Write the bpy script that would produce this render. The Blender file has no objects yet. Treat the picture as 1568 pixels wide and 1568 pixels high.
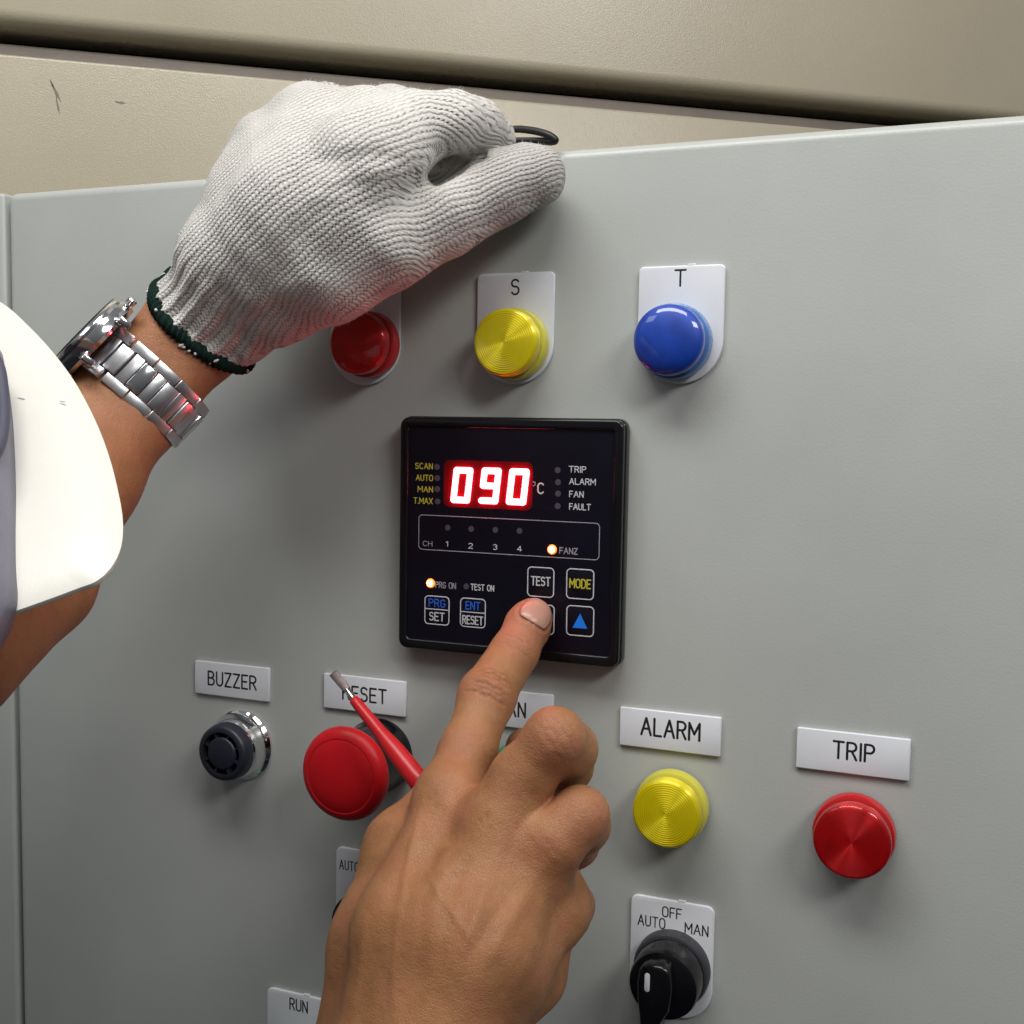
import bpy, bmesh, math, random
import numpy as np
from mathutils import Vector, Matrix, Quaternion
random.seed(7); np.random.seed(7)
S = 0.001                                   # everything below is laid out in millimetres
scene = bpy.context.scene
C = scene.collection

# ------------------------------------------------------------------ camera
F_PX = 1700.0; IMG = 1568.0
CAM = np.array([207.3545, -418.1776, -3.3943])
RM = np.array([[0.93221, -0.35936, -0.04297], [0.36155, 0.93005, 0.06554], [0.01641, -0.07663, 0.99692]])
cd = bpy.data.cameras.new('camera'); cam = bpy.data.objects.new('camera', cd); C.objects.link(cam)
cd.sensor_width = 36; cd.lens = 36 * F_PX / IMG; cd.clip_start = 0.01; cd.clip_end = 50
r_, f_, u_ = (Vector(RM[:, i]) for i in range(3))
cam.matrix_world = Matrix(((r_.x, u_.x, -f_.x, CAM[0]*S), (r_.y, u_.y, -f_.y, CAM[1]*S), (r_.z, u_.z, -f_.z, CAM[2]*S), (0, 0, 0, 1)))
scene.camera = cam
scene.view_settings.view_transform = 'Standard'; scene.view_settings.look = 'None'
scene.view_settings.exposure = 0.0; scene.view_settings.gamma = 1.0

# ------------------------------------------------------------------ room light
world = bpy.data.worlds.new('World'); scene.world = world; world.use_nodes = True
wn = world.node_tree; wb = wn.nodes['Background']
wtc = wn.nodes.new('ShaderNodeTexCoord'); wsx = wn.nodes.new('ShaderNodeSeparateXYZ'); wr = wn.nodes.new('ShaderNodeValToRGB')
wn.links.new(wtc.outputs['Generated'], wsx.inputs[0]); 
wm = wn.nodes.new('ShaderNodeMapRange'); wm.inputs['From Min'].default_value = -1; wm.inputs['From Max'].default_value = 1
wn.links.new(wsx.outputs['Z'], wm.inputs['Value']); wn.links.new(wm.outputs[0], wr.inputs[0])
wr.color_ramp.elements[0].position = 0.25; wr.color_ramp.elements[0].color = (0.035, 0.04, 0.05, 1)
wr.color_ramp.elements[1].position = 0.8; wr.color_ramp.elements[1].color = (0.55, 0.56, 0.55, 1)
wn.links.new(wr.outputs[0], wb.inputs['Color']); wb.inputs['Strength'].default_value = 0.37

def area(name, loc, target, sx, sy, power, col=(1, 1, 1)):
    l = bpy.data.lights.new(name, 'AREA'); l.shape = 'RECTANGLE'; l.size = sx; l.size_y = sy; l.energy = power; l.color = col
    o = bpy.data.objects.new(name, l); C.objects.link(o); o.location = loc
    o.rotation_euler = (Vector(target) - Vector(loc)).to_track_quat('-Z', 'Y').to_euler()
    return o
area('ceiling_light', (0.04, -0.40, 0.72), (0.08, 0.0, -0.05), 0.75, 0.22, 6.9, (1, 0.98, 0.93))
area('ceiling_light', (-0.55, -0.60, 0.62), (0.0, 0.0, -0.02), 0.35, 0.22, 0.9, (0.85, 0.92, 1))
area('ceiling_light', (0.85, -0.60, 0.62), (0.1, 0.0, -0.02), 0.45, 0.22, 5.2, (1, 0.975, 0.93))

# ------------------------------------------------------------------ helpers
def at(u, v, h=0.0):
    """point (mm) seen at photo pixel u,v that stands h mm in front of the door's face"""
    d = RM @ np.array([(u - IMG/2)/F_PX, 1.0, (IMG/2 - v)/F_PX])
    return CAM + d * ((-h - CAM[1]) / d[1])
def pxmm(P):                                  # photo pixels per mm at a point
    return F_PX / float((np.asarray(P) - CAM) @ RM[:, 1])
def tag(o, label=None, cat=None, group=None, kind=None):
    if label: o['label'] = label
    if cat: o['category'] = cat
    if group: o['group'] = group
    if kind: o['kind'] = kind
    return o
def empty(name, loc=(0, 0, 0)):
    o = bpy.data.objects.new(name, None); C.objects.link(o); o.empty_display_size = 0.01
    o.location = Vector(loc) * S; return o
def mesh(name, verts, faces, mat, parent=None, smooth=False, loc=None):
    me = bpy.data.meshes.new(name)
    me.from_pydata([tuple(float(c)*S for c in v) for v in verts], [], faces)
    me.validate(); me.update()
    if smooth:
        me.polygons.foreach_set('use_smooth', [True]*len(me.polygons))
    if mat: me.materials.append(mat)
    o = bpy.data.objects.new(name, me); C.objects.link(o)
    if parent: o.parent = parent
    if loc is not None: o.location = Vector([float(c) for c in loc]) * S
    return o
def npmesh(name, V, Fq, mat, parent=None):
    me = bpy.data.meshes.new(name)
    me.vertices.add(len(V)); me.vertices.foreach_set('co', (V*S).astype(np.float32).ravel())
    me.loops.add(Fq.size); me.loops.foreach_set('vertex_index', Fq.ravel().astype(np.int32))
    me.polygons.add(len(Fq)); me.polygons.foreach_set('loop_start', np.arange(0, Fq.size, 4, dtype=np.int32))
    me.polygons.foreach_set('use_smooth', np.ones(len(Fq), dtype=bool))
    me.update(calc_edges=True); me.validate()
    if mat: me.materials.append(mat)
    o = bpy.data.objects.new(name, me); C.objects.link(o)
    if parent: o.parent = parent
    return o
def bevel(o, w, seg=3, angle=40):
    m = o.modifiers.new('bevel', 'BEVEL'); m.width = w*S; m.segments = seg; m.limit_method = 'ANGLE'; m.angle_limit = math.radians(angle)
    m.harden_normals = False
    for p in o.data.polygons: p.use_smooth = True
    return o
def box(name, x0, x1, y0, y1, z0, z1, mat, parent=None, bev=0, seg=3):
    v = [(x0,y0,z0),(x1,y0,z0),(x1,y1,z0),(x0,y1,z0),(x0,y0,z1),(x1,y0,z1),(x1,y1,z1),(x0,y1,z1)]
    f = [(0,3,2,1),(4,5,6,7),(0,1,5,4),(1,2,6,5),(2,3,7,6),(3,0,4,7)]
    o = mesh(name, v, f, mat, parent)
    if bev: bevel(o, bev, seg)
    return o
def lathe(name, prof, mat, parent=None, n=64, smooth=True, closed=True, loc=None):
    """profile of (radius, height above door) turned about the local -Y axis"""
    v = []; f = []
    for r, h in prof:
        for k in range(n):
            a = 2*math.pi*k/n; v.append((r*math.cos(a), -h, r*math.sin(a)))
    for i in range(len(prof)-1):
        for k in range(n):
            k2 = (k+1) % n; f.append((i*n+k, i*n+k2, (i+1)*n+k2, (i+1)*n+k))
    if closed: f.append(tuple((len(prof)-1)*n + k for k in range(n)))
    o = mesh(name, v, f, mat, parent, smooth, loc)
    bm = bmesh.new(); bm.from_mesh(o.data); bmesh.ops.recalc_face_normals(bm, faces=bm.faces); bm.to_mesh(o.data); bm.free()
    # sharp edges where the profile turns hard
    m = o.modifiers.new('edges', 'EDGE_SPLIT'); m.split_angle = math.radians(38)
    return o
def prism(name, outline, h0, h1, mat, parent=None, bev=0, loc=None, seg=2):
    """outline [(x,z)] extruded from height h0 to h1 above the door"""
    n = len(outline)
    v = [(x, -h0, z) for x, z in outline] + [(x, -h1, z) for x, z in outline]
    f = [tuple(range(n)), tuple(range(2*n-1, n-1, -1))] + [(i, i+n, (i+1) % n+n, (i+1) % n) for i in range(n)]
    o = mesh(name, v, f, mat, parent, False, loc)
    bm = bmesh.new(); bm.from_mesh(o.data); bmesh.ops.recalc_face_normals(bm, faces=bm.faces); bm.to_mesh(o.data); bm.free()
    if bev: bevel(o, bev, seg, 50)
    return o
def rrect(x0, x1, z0, z1, r, n=6, rb=None):
    rb = r if rb is None else rb
    pts = []
    for cx, cz, a0, q in ((x1-r, z1-r, 0, r), (x0+r, z1-r, 90, r), (x0+rb, z0+rb, 180, rb), (x1-rb, z0+rb, 270, rb)):
        for k in range(n+1):
            a = math.radians(a0 + 90*k/n); pts.append((cx + q*math.cos(a), cz + q*math.sin(a)))
    return pts

# ---------- materials
def new_mat(name):
    m = bpy.data.materials.new(name); m.use_nodes = True
    return m, m.node_tree, m.node_tree.nodes['Principled BSDF']
def nd(nt, typ, **kw):
    n = nt.nodes.new(typ)
    for k, v in kw.items():
        if k in n.inputs: n.inputs[k].default_value = v
        else: setattr(n, k, v)
    return n
def mth(nt, op, a, b=None, c=None):
    n = nt.nodes.new('ShaderNodeMath'); n.operation = op
    for i, q in enumerate((a, b, c)):
        if q is None: continue
        if isinstance(q, (int, float)): n.inputs[i].default_value = q
        else: nt.links.new(q, n.inputs[i])
    return n.outputs[0]
def mat(name, col, rough=0.5, metal=0.0, coat=0.0, bump=0.0, bscale=800.0, var=0.0, vscale=30.0, emit=None, es=0.0, spec=0.5, rvar=0.0, coat_rough=0.05):
    m, nt, b = new_mat(name)
    b.inputs['Base Color'].default_value = (*col, 1); b.inputs['Roughness'].default_value = rough
    b.inputs['Metallic'].default_value = metal; b.inputs['Coat Weight'].default_value = coat; b.inputs['Coat Roughness'].default_value = coat_rough
    b.inputs['Specular IOR Level'].default_value = spec
    if emit: b.inputs['Emission Color'].default_value = (*emit, 1); b.inputs['Emission Strength'].default_value = es
    tc = nd(nt, 'ShaderNodeTexCoord')
    if bump:
        n = nd(nt, 'ShaderNodeTexNoise', Scale=bscale, Detail=3.0); nt.links.new(tc.outputs['Object'], n.inputs['Vector'])
        bp = nd(nt, 'ShaderNodeBump', Strength=bump, Distance=0.0003); nt.links.new(n.outputs[0], bp.inputs['Height']); nt.links.new(bp.outputs[0], b.inputs['Normal'])
    if var:
        n = nd(nt, 'ShaderNodeTexNoise', Scale=vscale, Detail=5.0); nt.links.new(tc.outputs['Object'], n.inputs['Vector'])
        mr = nd(nt, 'ShaderNodeMapRange'); mr.inputs['From Min'].default_value = 0.3; mr.inputs['From Max'].default_value = 0.7
        mr.inputs['To Min'].default_value = 1-var; mr.inputs['To Max'].default_value = 1+var; nt.links.new(n.outputs[0], mr.inputs['Value'])
        mx = nd(nt, 'ShaderNodeMix', data_type='RGBA', blend_type='MULTIPLY'); mx.inputs[0].default_value = 1
        mx.inputs[6].default_value = (*col, 1); nt.links.new(mr.outputs[0], mx.inputs[7]); nt.links.new(mx.outputs[2], b.inputs['Base Color'])
    if rvar:
        n = nd(nt, 'ShaderNodeTexNoise', Scale=vscale*2.3, Detail=6.0); nt.links.new(tc.outputs['Object'], n.inputs['Vector'])
        nt.links.new(mth(nt, 'MULTIPLY_ADD', n.outputs[0], rvar, rough-rvar*0.5), b.inputs['Roughness'])
    return m
M = {}
M['door'] = mat('grey_paint', (0.445, 0.465, 0.452), 0.36, bump=0.2, bscale=1000, var=0.05, vscale=14, rvar=0.12)
M['beige'] = mat('beige_paint', (0.42, 0.375, 0.285), 0.28, bump=0.5, bscale=1200, var=0.05, vscale=9, rvar=0.1)
M['rail'] = mat('brown_rail', (0.16, 0.135, 0.115), 0.6, bump=0.4, bscale=500, var=0.1, vscale=40)
M['black_gap'] = mat('gap_black', (0.02, 0.018, 0.016), 0.8)  # near-black backing for the cabinet recess and the door gap
M['plate'] = mat('white_plastic', (0.72, 0.74, 0.80), 0.28, coat=0.2, bump=0.05, var=0.03, vscale=60)
M['plate_edge'] = M['plate']
M['ink'] = mat('black_ink', (0.012, 0.012, 0.014), 0.5)
M['black'] = mat('black_plastic', (0.004, 0.004, 0.006), 0.22, bump=0.1, bscale=900, var=0.2, vscale=80)
M['darkgrey'] = mat('dark_grey_plastic', (0.035, 0.036, 0.045), 0.42, bump=0.15, bscale=900)
M['navy'] = mat('buzzer_plastic', (0.018, 0.020, 0.034), 0.40, bump=0.1)
M['void'] = mat('deep_black', (0.002, 0.002, 0.002), 0.9)
M['face'] = mat('controller_film', (0.005, 0.004, 0.010), 0.28, bump=0.08, bscale=1500, var=0.15, vscale=50, spec=0.35)
M['chrome'] = mat('chrome', (0.75, 0.76, 0.78), 0.10, metal=1.0, bump=0.03)
M['steel'] = mat('brushed_steel', (0.72, 0.73, 0.77), 0.32, metal=1.0, bump=0.04, bscale=1800, var=0.06, vscale=200, rvar=0.1)
M['steel2'] = mat('polished_steel', (0.72, 0.73, 0.76), 0.12, metal=1.0)
M['blade'] = mat('blade_steel', (0.16, 0.135, 0.135), 0.5, metal=1.0, bump=0.2, bscale=1500, var=0.2, vscale=200)
M['redplastic'] = mat('red_mushroom_plastic', (0.52, 0.006, 0.012), 0.42, bump=0.12, bscale=900, var=0.08, vscale=60, spec=0.35)
M['redsleeve'] = mat('red_sleeve', (0.50, 0.012, 0.018), 0.36, bump=0.15, bscale=1500)
M['rope'] = mat('black_cord', (0.008, 0.008, 0.009), 0.45)
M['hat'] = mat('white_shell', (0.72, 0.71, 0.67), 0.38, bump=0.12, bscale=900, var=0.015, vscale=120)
M['hatcrown'] = mat('shaded_shell', (0.20, 0.19, 0.26), 0.5, bump=0.15, bscale=900, var=0.05, vscale=40)  # white hat's shaded side, the shade put into the colour
M['hatseam'] = mat('dark_seam', (0.07, 0.07, 0.11), 0.6)
M['speck'] = mat('dirt_mark', (0.21, 0.185, 0.15), 0.8)
M['white_print'] = mat('white_print', (0.55, 0.56, 0.60), 0.5)
M['grey_print'] = mat('grey_print', (0.30, 0.29, 0.34), 0.5)
M['yellow_print'] = mat('yellow_print', (0.50, 0.46, 0.03), 0.5)
M['blue_print'] = mat('blue_print', (0.02, 0.12, 0.62), 0.5)
M['arrow_print'] = mat('arrow_blue_print', (0.01, 0.20, 0.85), 0.5)
M['led_off'] = mat('unlit_led', (0.07, 0.055, 0.085), 0.5)
M['led_on'] = mat('lit_amber_led', (1, 0.5, 0.1), 0.5, emit=(1.0, 0.10, 0.005), es=2.2)
M['led_core'] = mat('lit_led_core', (1, 0.7, 0.3), 0.5, emit=(1.0, 0.42, 0.12), es=9)
M['digit'] = mat('lit_red_digit', (1, 0.3, 0.3), 0.5, emit=(1.0, 0.07, 0.095), es=32)
M['window'] = mat('red_display_filter', (0.12, 0.001, 0.004), 0.7, spec=0.1)
M['cuff'] = mat('dark_green_yarn', (0.008, 0.022, 0.018), 0.9, bump=0.8, bscale=1500, var=0.3, vscale=900, spec=0.1)
M['thread'] = mat('white_yarn', (0.7, 0.68, 0.68), 0.9, bump=0.6, bscale=2500, spec=0.1)

def lens_mat(name, col, deep, metal=0.35, streak=0.85, rings=0.0):
    """moulded coloured lens: ringed inner face under a clear smooth skin"""
    m, nt, b = new_mat(name)
    tc = nd(nt, 'ShaderNodeTexCoord'); sx = nd(nt, 'ShaderNodeSeparateXYZ'); nt.links.new(tc.outputs['Object'], sx.inputs[0])
    r = mth(nt, 'SQRT', mth(nt, 'ADD', mth(nt, 'MULTIPLY', sx.outputs['X'], sx.outputs['X']), mth(nt, 'MULTIPLY', sx.outputs['Z'], sx.outputs['Z'])))
    ns = nd(nt, 'ShaderNodeTexNoise', Scale=160.0, Detail=2.0); nt.links.new(tc.outputs['Object'], ns.inputs['Vector'])
    mx = nd(nt, 'ShaderNodeMix', data_type='RGBA'); mx.inputs[6].default_value = (*col, 1); mx.inputs[7].default_value = (*deep, 1)
    fr = mth(nt, 'SUBTRACT', mth(nt, 'MULTIPLY', ns.outputs[0], 1.5), 0.45)
    nt.links.new(fr, mx.inputs[0]); mx.clamp_factor = True
    nt.links.new(mx.outputs[2], b.inputs['Base Color'])
    b.inputs['Metallic'].default_value = metal; b.inputs['Roughness'].default_value = 0.50
    b.inputs['Anisotropic'].default_value = streak; b.inputs['Anisotropic Rotation'].default_value = 0.25
    tg = nd(nt, 'ShaderNodeTangent'); tg.direction_type = 'RADIAL'; tg.axis = 'Y'; nt.links.new(tg.outputs[0], b.inputs['Tangent'])
    b.inputs['Coat Weight'].default_value = 1.0; b.inputs['Coat Roughness'].default_value = 0.04
    if rings:
        w = mth(nt, 'SINE', mth(nt, 'MULTIPLY', r, 2*math.pi/0.00085))
        bp = nd(nt, 'ShaderNodeBump', Strength=rings, Distance=0.00015); nt.links.new(w, bp.inputs['Height']); nt.links.new(bp.outputs[0], b.inputs['Normal'])
    return m
M['lens_yellow'] = lens_mat('yellow_lens', (0.92, 0.80, 0.004), (0.86, 0.66, 0.0), 0.42, 0.94, 0.4)
M['lens_red'] = lens_mat('red_lens', (0.60, 0.001, 0.003), (0.34, 0.0, 0.002), 0.5, 0.94, 0.08)
M['lens_blue'] = lens_mat('blue_lens', (0.001, 0.055, 0.46), (0.001, 0.025, 0.24), 0.1, 0.2)
M['lens_green'] = lens_mat('green_lens', (0.004, 0.20, 0.09), (0.002, 0.10, 0.05), 0.4, 0.8, 0.2)
M['ring_yellow'] = mat('yellow_ring', (0.62, 0.58, 0.06), 0.3, coat=0.6)
M['ring_red'] = mat('red_ring', (0.48, 0.006, 0.010), 0.3, coat=0.6)
M['ring_blue'] = mat('blue_ring', (0.07, 0.19, 0.48), 0.25, coat=0.6)
M['ring_green'] = mat('green_ring', (0.02, 0.28, 0.15), 0.3, coat=0.6)

# skin
def skin_mat():
    m, nt, b = new_mat('tan_skin')
    tc = nd(nt, 'ShaderNodeTexCoord')
    def noise(scale, detail=4.0, rough=0.55):
        n = nd(nt, 'ShaderNodeTexNoise', Scale=scale, Detail=detail, Roughness=rough); nt.links.new(tc.outputs['Object'], n.inputs['Vector']); return n.outputs[0]
    big = noise(28.0, 3.0); mid = noise(120.0, 5.0, 0.6)
    cr = nd(nt, 'ShaderNodeValToRGB'); cr.color_ramp.elements[0].position = 0.33; cr.color_ramp.elements[0].color = (0.29, 0.122, 0.050, 1)
    cr.color_ramp.elements[1].position = 0.66; cr.color_ramp.elements[1].color = (0.40, 0.192, 0.085, 1)
    nt.links.new(mth(nt, 'ADD', mth(nt, 'MULTIPLY', big, 0.5), mth(nt, 'MULTIPLY', mid, 0.5)), cr.inputs[0])
    at1 = nd(nt, 'ShaderNodeAttribute', attribute_name='red')
    mx = nd(nt, 'ShaderNodeMix', data_type='RGBA'); nt.links.new(cr.outputs[0], mx.inputs[6]); mx.inputs[7].default_value = (0.42, 0.155, 0.095, 1)
    blot = noise(75.0, 4.0, 0.6); mx.clamp_factor = True
    nt.links.new(mth(nt, 'ADD', at1.outputs['Fac'], mth(nt, 'MULTIPLY_ADD', blot, 2.2, -1.05)), mx.inputs[0])
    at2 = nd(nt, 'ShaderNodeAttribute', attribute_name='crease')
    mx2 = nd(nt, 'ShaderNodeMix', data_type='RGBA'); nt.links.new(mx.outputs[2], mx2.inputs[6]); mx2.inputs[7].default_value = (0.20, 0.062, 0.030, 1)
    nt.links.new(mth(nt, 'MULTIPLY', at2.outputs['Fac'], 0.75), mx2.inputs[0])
    nt.links.new(mx2.outputs[2], b.inputs['Base Color'])
    b.inputs['Subsurface Weight'].default_value = 0.12; b.inputs['Subsurface Radius'].default_value = (1.0, 0.35, 0.15); b.inputs['Subsurface Scale'].default_value = 0.003
    b.inputs['Roughness'].default_value = 0.50; b.inputs['Specular IOR Level'].default_value = 0.4
    v = nd(nt, 'ShaderNodeTexVoronoi', Scale=950.0); v.feature = 'DISTANCE_TO_EDGE'; nt.links.new(tc.outputs['Object'], v.inputs['Vector'])
    fine = noise(1400.0, 3.0); med = noise(330.0, 4.0, 0.6)
    h = mth(nt, 'ADD', mth(nt, 'MULTIPLY', mth(nt, 'MINIMUM', v.outputs['Distance'], 0.12), 1.6), mth(nt, 'ADD', mth(nt, 'MULTIPLY', fine, 0.25), mth(nt, 'MULTIPLY', med, 0.9)))
    bp = nd(nt, 'ShaderNodeBump', Strength=0.7, Distance=0.0005); nt.links.new(h, bp.inputs['Height']); nt.links.new(bp.outputs[0], b.inputs['Normal'])
    return m
M['skin'] = skin_mat()
M['nail'] = mat('fingernail', (0.44, 0.225, 0.17), 0.36, coat=0.15, coat_rough=0.2, bump=0.1, bscale=900, var=0.08, vscale=150)

# knitted cotton
def knit_mat():
    m, nt, b = new_mat('white_cotton_knit')
    W = 1.85; P = 1.7                                       # wale and course pitch in mm
    s = nd(nt, 'ShaderNodeAttribute', attribute_name='knit_s').outputs['Fac']
    t = nd(nt, 'ShaderNodeAttribute', attribute_name='knit_t').outputs['Fac']
    rb = nd(nt, 'ShaderNodeAttribute', attribute_name='rib').outputs['Fac']
    tc = nd(nt, 'ShaderNodeTexCoord')
    wn_ = nd(nt, 'ShaderNodeTexNoise', Scale=90.0, Detail=3.0); nt.links.new(tc.outputs['Object'], wn_.inputs['Vector'])
    wob = mth(nt, 'MULTIPLY', mth(nt, 'SUBTRACT', wn_.outputs[0], 0.5), 3.0)
    wn2 = nd(nt, 'ShaderNodeTexNoise', Scale=420.0, Detail=2.0); nt.links.new(tc.outputs['Object'], wn2.inputs['Vector'])
    wob2 = mth(nt, 'MULTIPLY', mth(nt, 'SUBTRACT', wn2.outputs[0], 0.5), 0.9)
    tt = mth(nt, 'DIVIDE', mth(nt, 'ADD', mth(nt, 'ADD', t, wob), mth(nt, 'MULTIPLY', wob2, 0.6)), W)
    fx = mth(nt, 'FRACT', tt); col = mth(nt, 'FLOOR', tt)
    dx = mth(nt, 'ABSOLUTE', mth(nt, 'SUBTRACT', fx, 0.5))             # 0 wale centre, .5 between wales
    ss = mth(nt, 'ADD', mth(nt, 'DIVIDE', mth(nt, 'ADD', s, wob2), P), mth(nt, 'MULTIPLY', dx, 0.9))     # the V of each stitch
    par = mth(nt, 'MULTIPLY', mth(nt, 'FRACT', mth(nt, 'MULTIPLY', col, 0.5)), 1.0)
    ridge = mth(nt, 'COSINE', mth(nt, 'MULTIPLY', dx, math.pi))         # 1 centre .. 0 between
    loop = mth(nt, 'MULTIPLY_ADD', mth(nt, 'COSINE', mth(nt, 'MULTIPLY', ss, 2*math.pi)), 0.5, 0.5)
    groove = mth(nt, 'COSINE', mth(nt, 'MULTIPLY', mth(nt, 'SUBTRACT', 0.5, dx), math.pi*1.0))
    # holes between the wales, staggered
    s2 = mth(nt, 'ADD', mth(nt, 'DIVIDE', s, P), par)
    hl = mth(nt, 'POWER', mth(nt, 'MULTIPLY_ADD', mth(nt, 'COSINE', mth(nt, 'MULTIPLY', mth(nt, 'ADD', s2, wob2), 2*math.pi)), 0.5, 0.5), 1.6)
    hx = mth(nt, 'POWER', mth(nt, 'SINE', mth(nt, 'MULTIPLY', dx, math.pi)), 4.0)
    hole = mth(nt, 'MULTIPLY', hl, hx)
    patch = nd(nt, 'ShaderNodeTexNoise', Scale=45.0, Detail=3.0); nt.links.new(tc.outputs['Object'], patch.inputs['Vector'])
    pm = nd(nt, 'ShaderNodeMapRange'); pm.inputs['From Min'].default_value = 0.35; pm.inputs['From Max'].default_value = 0.62; pm.inputs['To Min'].default_value = 0.35
    nt.links.new(patch.outputs[0], pm.inputs['Value'])
    hole = mth(nt, 'MULTIPLY', hole, pm.outputs[0])
    ribw = mth(nt, 'MULTIPLY', mth(nt, 'SINE', mth(nt, 'MULTIPLY', t, 2*math.pi/6.2)), rb)
    fz = nd(nt, 'ShaderNodeTexNoise', Scale=2600.0, Detail=4.0); nt.links.new(tc.outputs['Object'], fz.inputs['Vector'])
    H = mth(nt, 'ADD', mth(nt, 'ADD', mth(nt, 'MULTIPLY', ridge, 0.42), mth(nt, 'MULTIPLY', loop, 0.30)),
            mth(nt, 'ADD', mth(nt, 'MULTIPLY', hole, -1.1), mth(nt, 'ADD', mth(nt, 'MULTIPLY', fz.outputs[0], 0.45), mth(nt, 'MULTIPLY', ribw, 0.9))))
    bp = nd(nt, 'ShaderNodeBump', Strength=0.85, Distance=0.0007); nt.links.new(H, bp.inputs['Height']); nt.links.new(bp.outputs[0], b.inputs['Normal'])
    mx = nd(nt, 'ShaderNodeMix', data_type='RGBA'); mx.inputs[6].default_value = (0.68, 0.66, 0.63, 1); mx.inputs[7].default_value = (0.16, 0.145, 0.145, 1)
    nt.links.new(mth(nt, 'MULTIPLY', hole, 0.95), mx.inputs[0]); mx.clamp_factor = True
    darkening = nd(nt, 'ShaderNodeAttribute', attribute_name='darkening').outputs['Fac']
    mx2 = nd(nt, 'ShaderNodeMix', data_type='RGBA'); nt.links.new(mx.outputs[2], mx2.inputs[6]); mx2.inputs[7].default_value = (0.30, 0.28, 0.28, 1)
    nt.links.new(mth(nt, 'MULTIPLY', darkening, mth(nt, 'MULTIPLY_ADD', patch.outputs[0], 0.6, 0.2)), mx2.inputs[0])
    nt.links.new(mx2.outputs[2], b.inputs['Base Color'])
    b.inputs['Roughness'].default_value = 0.95; b.inputs['Specular IOR Level'].default_value = 0.1
    b.inputs['Sheen Weight'].default_value = 0.25; b.inputs['Sheen Roughness'].default_value = 0.5
    return m
M['knit'] = knit_mat()

# ---------- stroke lettering (engraver's single-line letters)
def arcp(cx, cz, rx, rz, a0, a1, n=10):
    return [(cx + rx*math.cos(math.radians(a0+(a1-a0)*k/n)), cz + rz*math.sin(math.radians(a0+(a1-a0)*k/n))) for k in range(n+1)]
OV = [(0.3, 1.0)] + arcp(0.3, 0.7, 0.3, 0.3, 90, 180) + arcp(0.3, 0.3, 0.3, 0.3, 180, 360) + arcp(0.3, 0.7, 0.3, 0.3, 0, 90)
G = {
 'A': (0.66, [[(0, 0), (0.33, 1), (0.66, 0)], [(0.13, 0.36), (0.53, 0.36)]]),
 'B': (0.55, [[(0, 0.5), (0, 0), (0.3, 0)] + arcp(0.3, 0.26, 0.25, 0.26, -90, 90) + [(0, 0.52), (0, 1), (0.28, 1)] + arcp(0.28, 0.76, 0.22, 0.24, 90, -90)]),
 'C': (0.58, [arcp(0.32, 0.68, 0.28, 0.32, 35, 180) + arcp(0.32, 0.32, 0.28, 0.32, 180, 325)]),
 'D': (0.58, [[(0, 0), (0, 1), (0.25, 1)] + arcp(0.25, 0.67, 0.33, 0.33, 90, 0) + arcp(0.25, 0.33, 0.33, 0.33, 0, -90) + [(0, 0)]]),
 'E': (0.50, [[(0.5, 0), (0, 0), (0, 1), (0.5, 1)], [(0, 0.52), (0.42, 0.52)]]),
 'F': (0.50, [[(0, 0), (0, 1), (0.5, 1)], [(0, 0.52), (0.42, 0.52)]]),
 'G': (0.60, [arcp(0.32, 0.68, 0.28, 0.32, 35, 180) + arcp(0.32, 0.32, 0.28, 0.32, 180, 360) + [(0.6, 0.45), (0.36, 0.45)]]),
 'H': (0.55, [[(0, 0), (0, 1)], [(0.55, 0), (0.55, 1)], [(0, 0.52), (0.55, 0.52)]]),
 'I': (0.04, [[(0.02, 0), (0.02, 1)]]),
 'L': (0.48, [[(0, 1), (0, 0), (0.48, 0)]]),
 'M': (0.70, [[(0, 0), (0, 1), (0.35, 0.35), (0.7, 1), (0.7, 0)]]),
 'N': (0.56, [[(0, 0), (0, 1), (0.56, 0), (0.56, 1)]]),
 'O': (0.60, [OV]),
 'P': (0.54, [[(0, 0), (0, 1), (0.28, 1)] + arcp(0.28, 0.75, 0.26, 0.25, 90, -90) + [(0, 0.5)]]),
 'R': (0.56, [[(0, 0), (0, 1), (0.28, 1)] + arcp(0.28, 0.75, 0.26, 0.25, 90, -90) + [(0, 0.5)], [(0.28, 0.5), (0.56, 0)]]),
 'S': (0.54, [arcp(0.27, 0.76, 0.25, 0.24, 30, 270, 14) + arcp(0.27, 0.27, 0.26, 0.27, 90, -150, 14)]),
 'T': (0.60, [[(0, 1), (0.6, 1)], [(0.3, 1), (0.3, 0)]]),
 'U': (0.56, [[(0, 1), (0, 0.28)] + arcp(0.28, 0.28, 0.28, 0.28, 180, 360) + [(0.56, 1)]]),
 'X': (0.60, [[(0, 0), (0.6, 1)], [(0, 1), (0.6, 0)]]),
 'Z': (0.55, [[(0, 1), (0.55, 1), (0, 0), (0.55, 0)]]),
 '.': (0.05, [[(0.02, 0.0), (0.05, 0.02)]]),
 '1': (0.22, [[(0.0, 0.8), (0.18, 1), (0.18, 0)]]),
 '2': (0.52, [arcp(0.26, 0.73, 0.25, 0.27, 160, -20, 10) + [(0, 0), (0.52, 0)]]),
 '3': (0.52, [arcp(0.25, 0.76, 0.23, 0.24, 150, -80, 10) + arcp(0.25, 0.27, 0.26, 0.27, 80, -150, 12)]),
 '4': (0.55, [[(0.4, 0), (0.4, 1), (0, 0.3), (0.55, 0.3)]]),
 '/': (0.4, [[(0, 0), (0.4, 1)]]),
}
def text_polys(s, gap=0.24):
    x = 0; out = []
    for ch in s:
        if ch == ' ': x += 0.5; continue
        w, pl = G[ch]
        for p in pl: out.append([(x+a, b) for a, b in p])
        x += w + gap
    return out, x - gap
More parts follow.
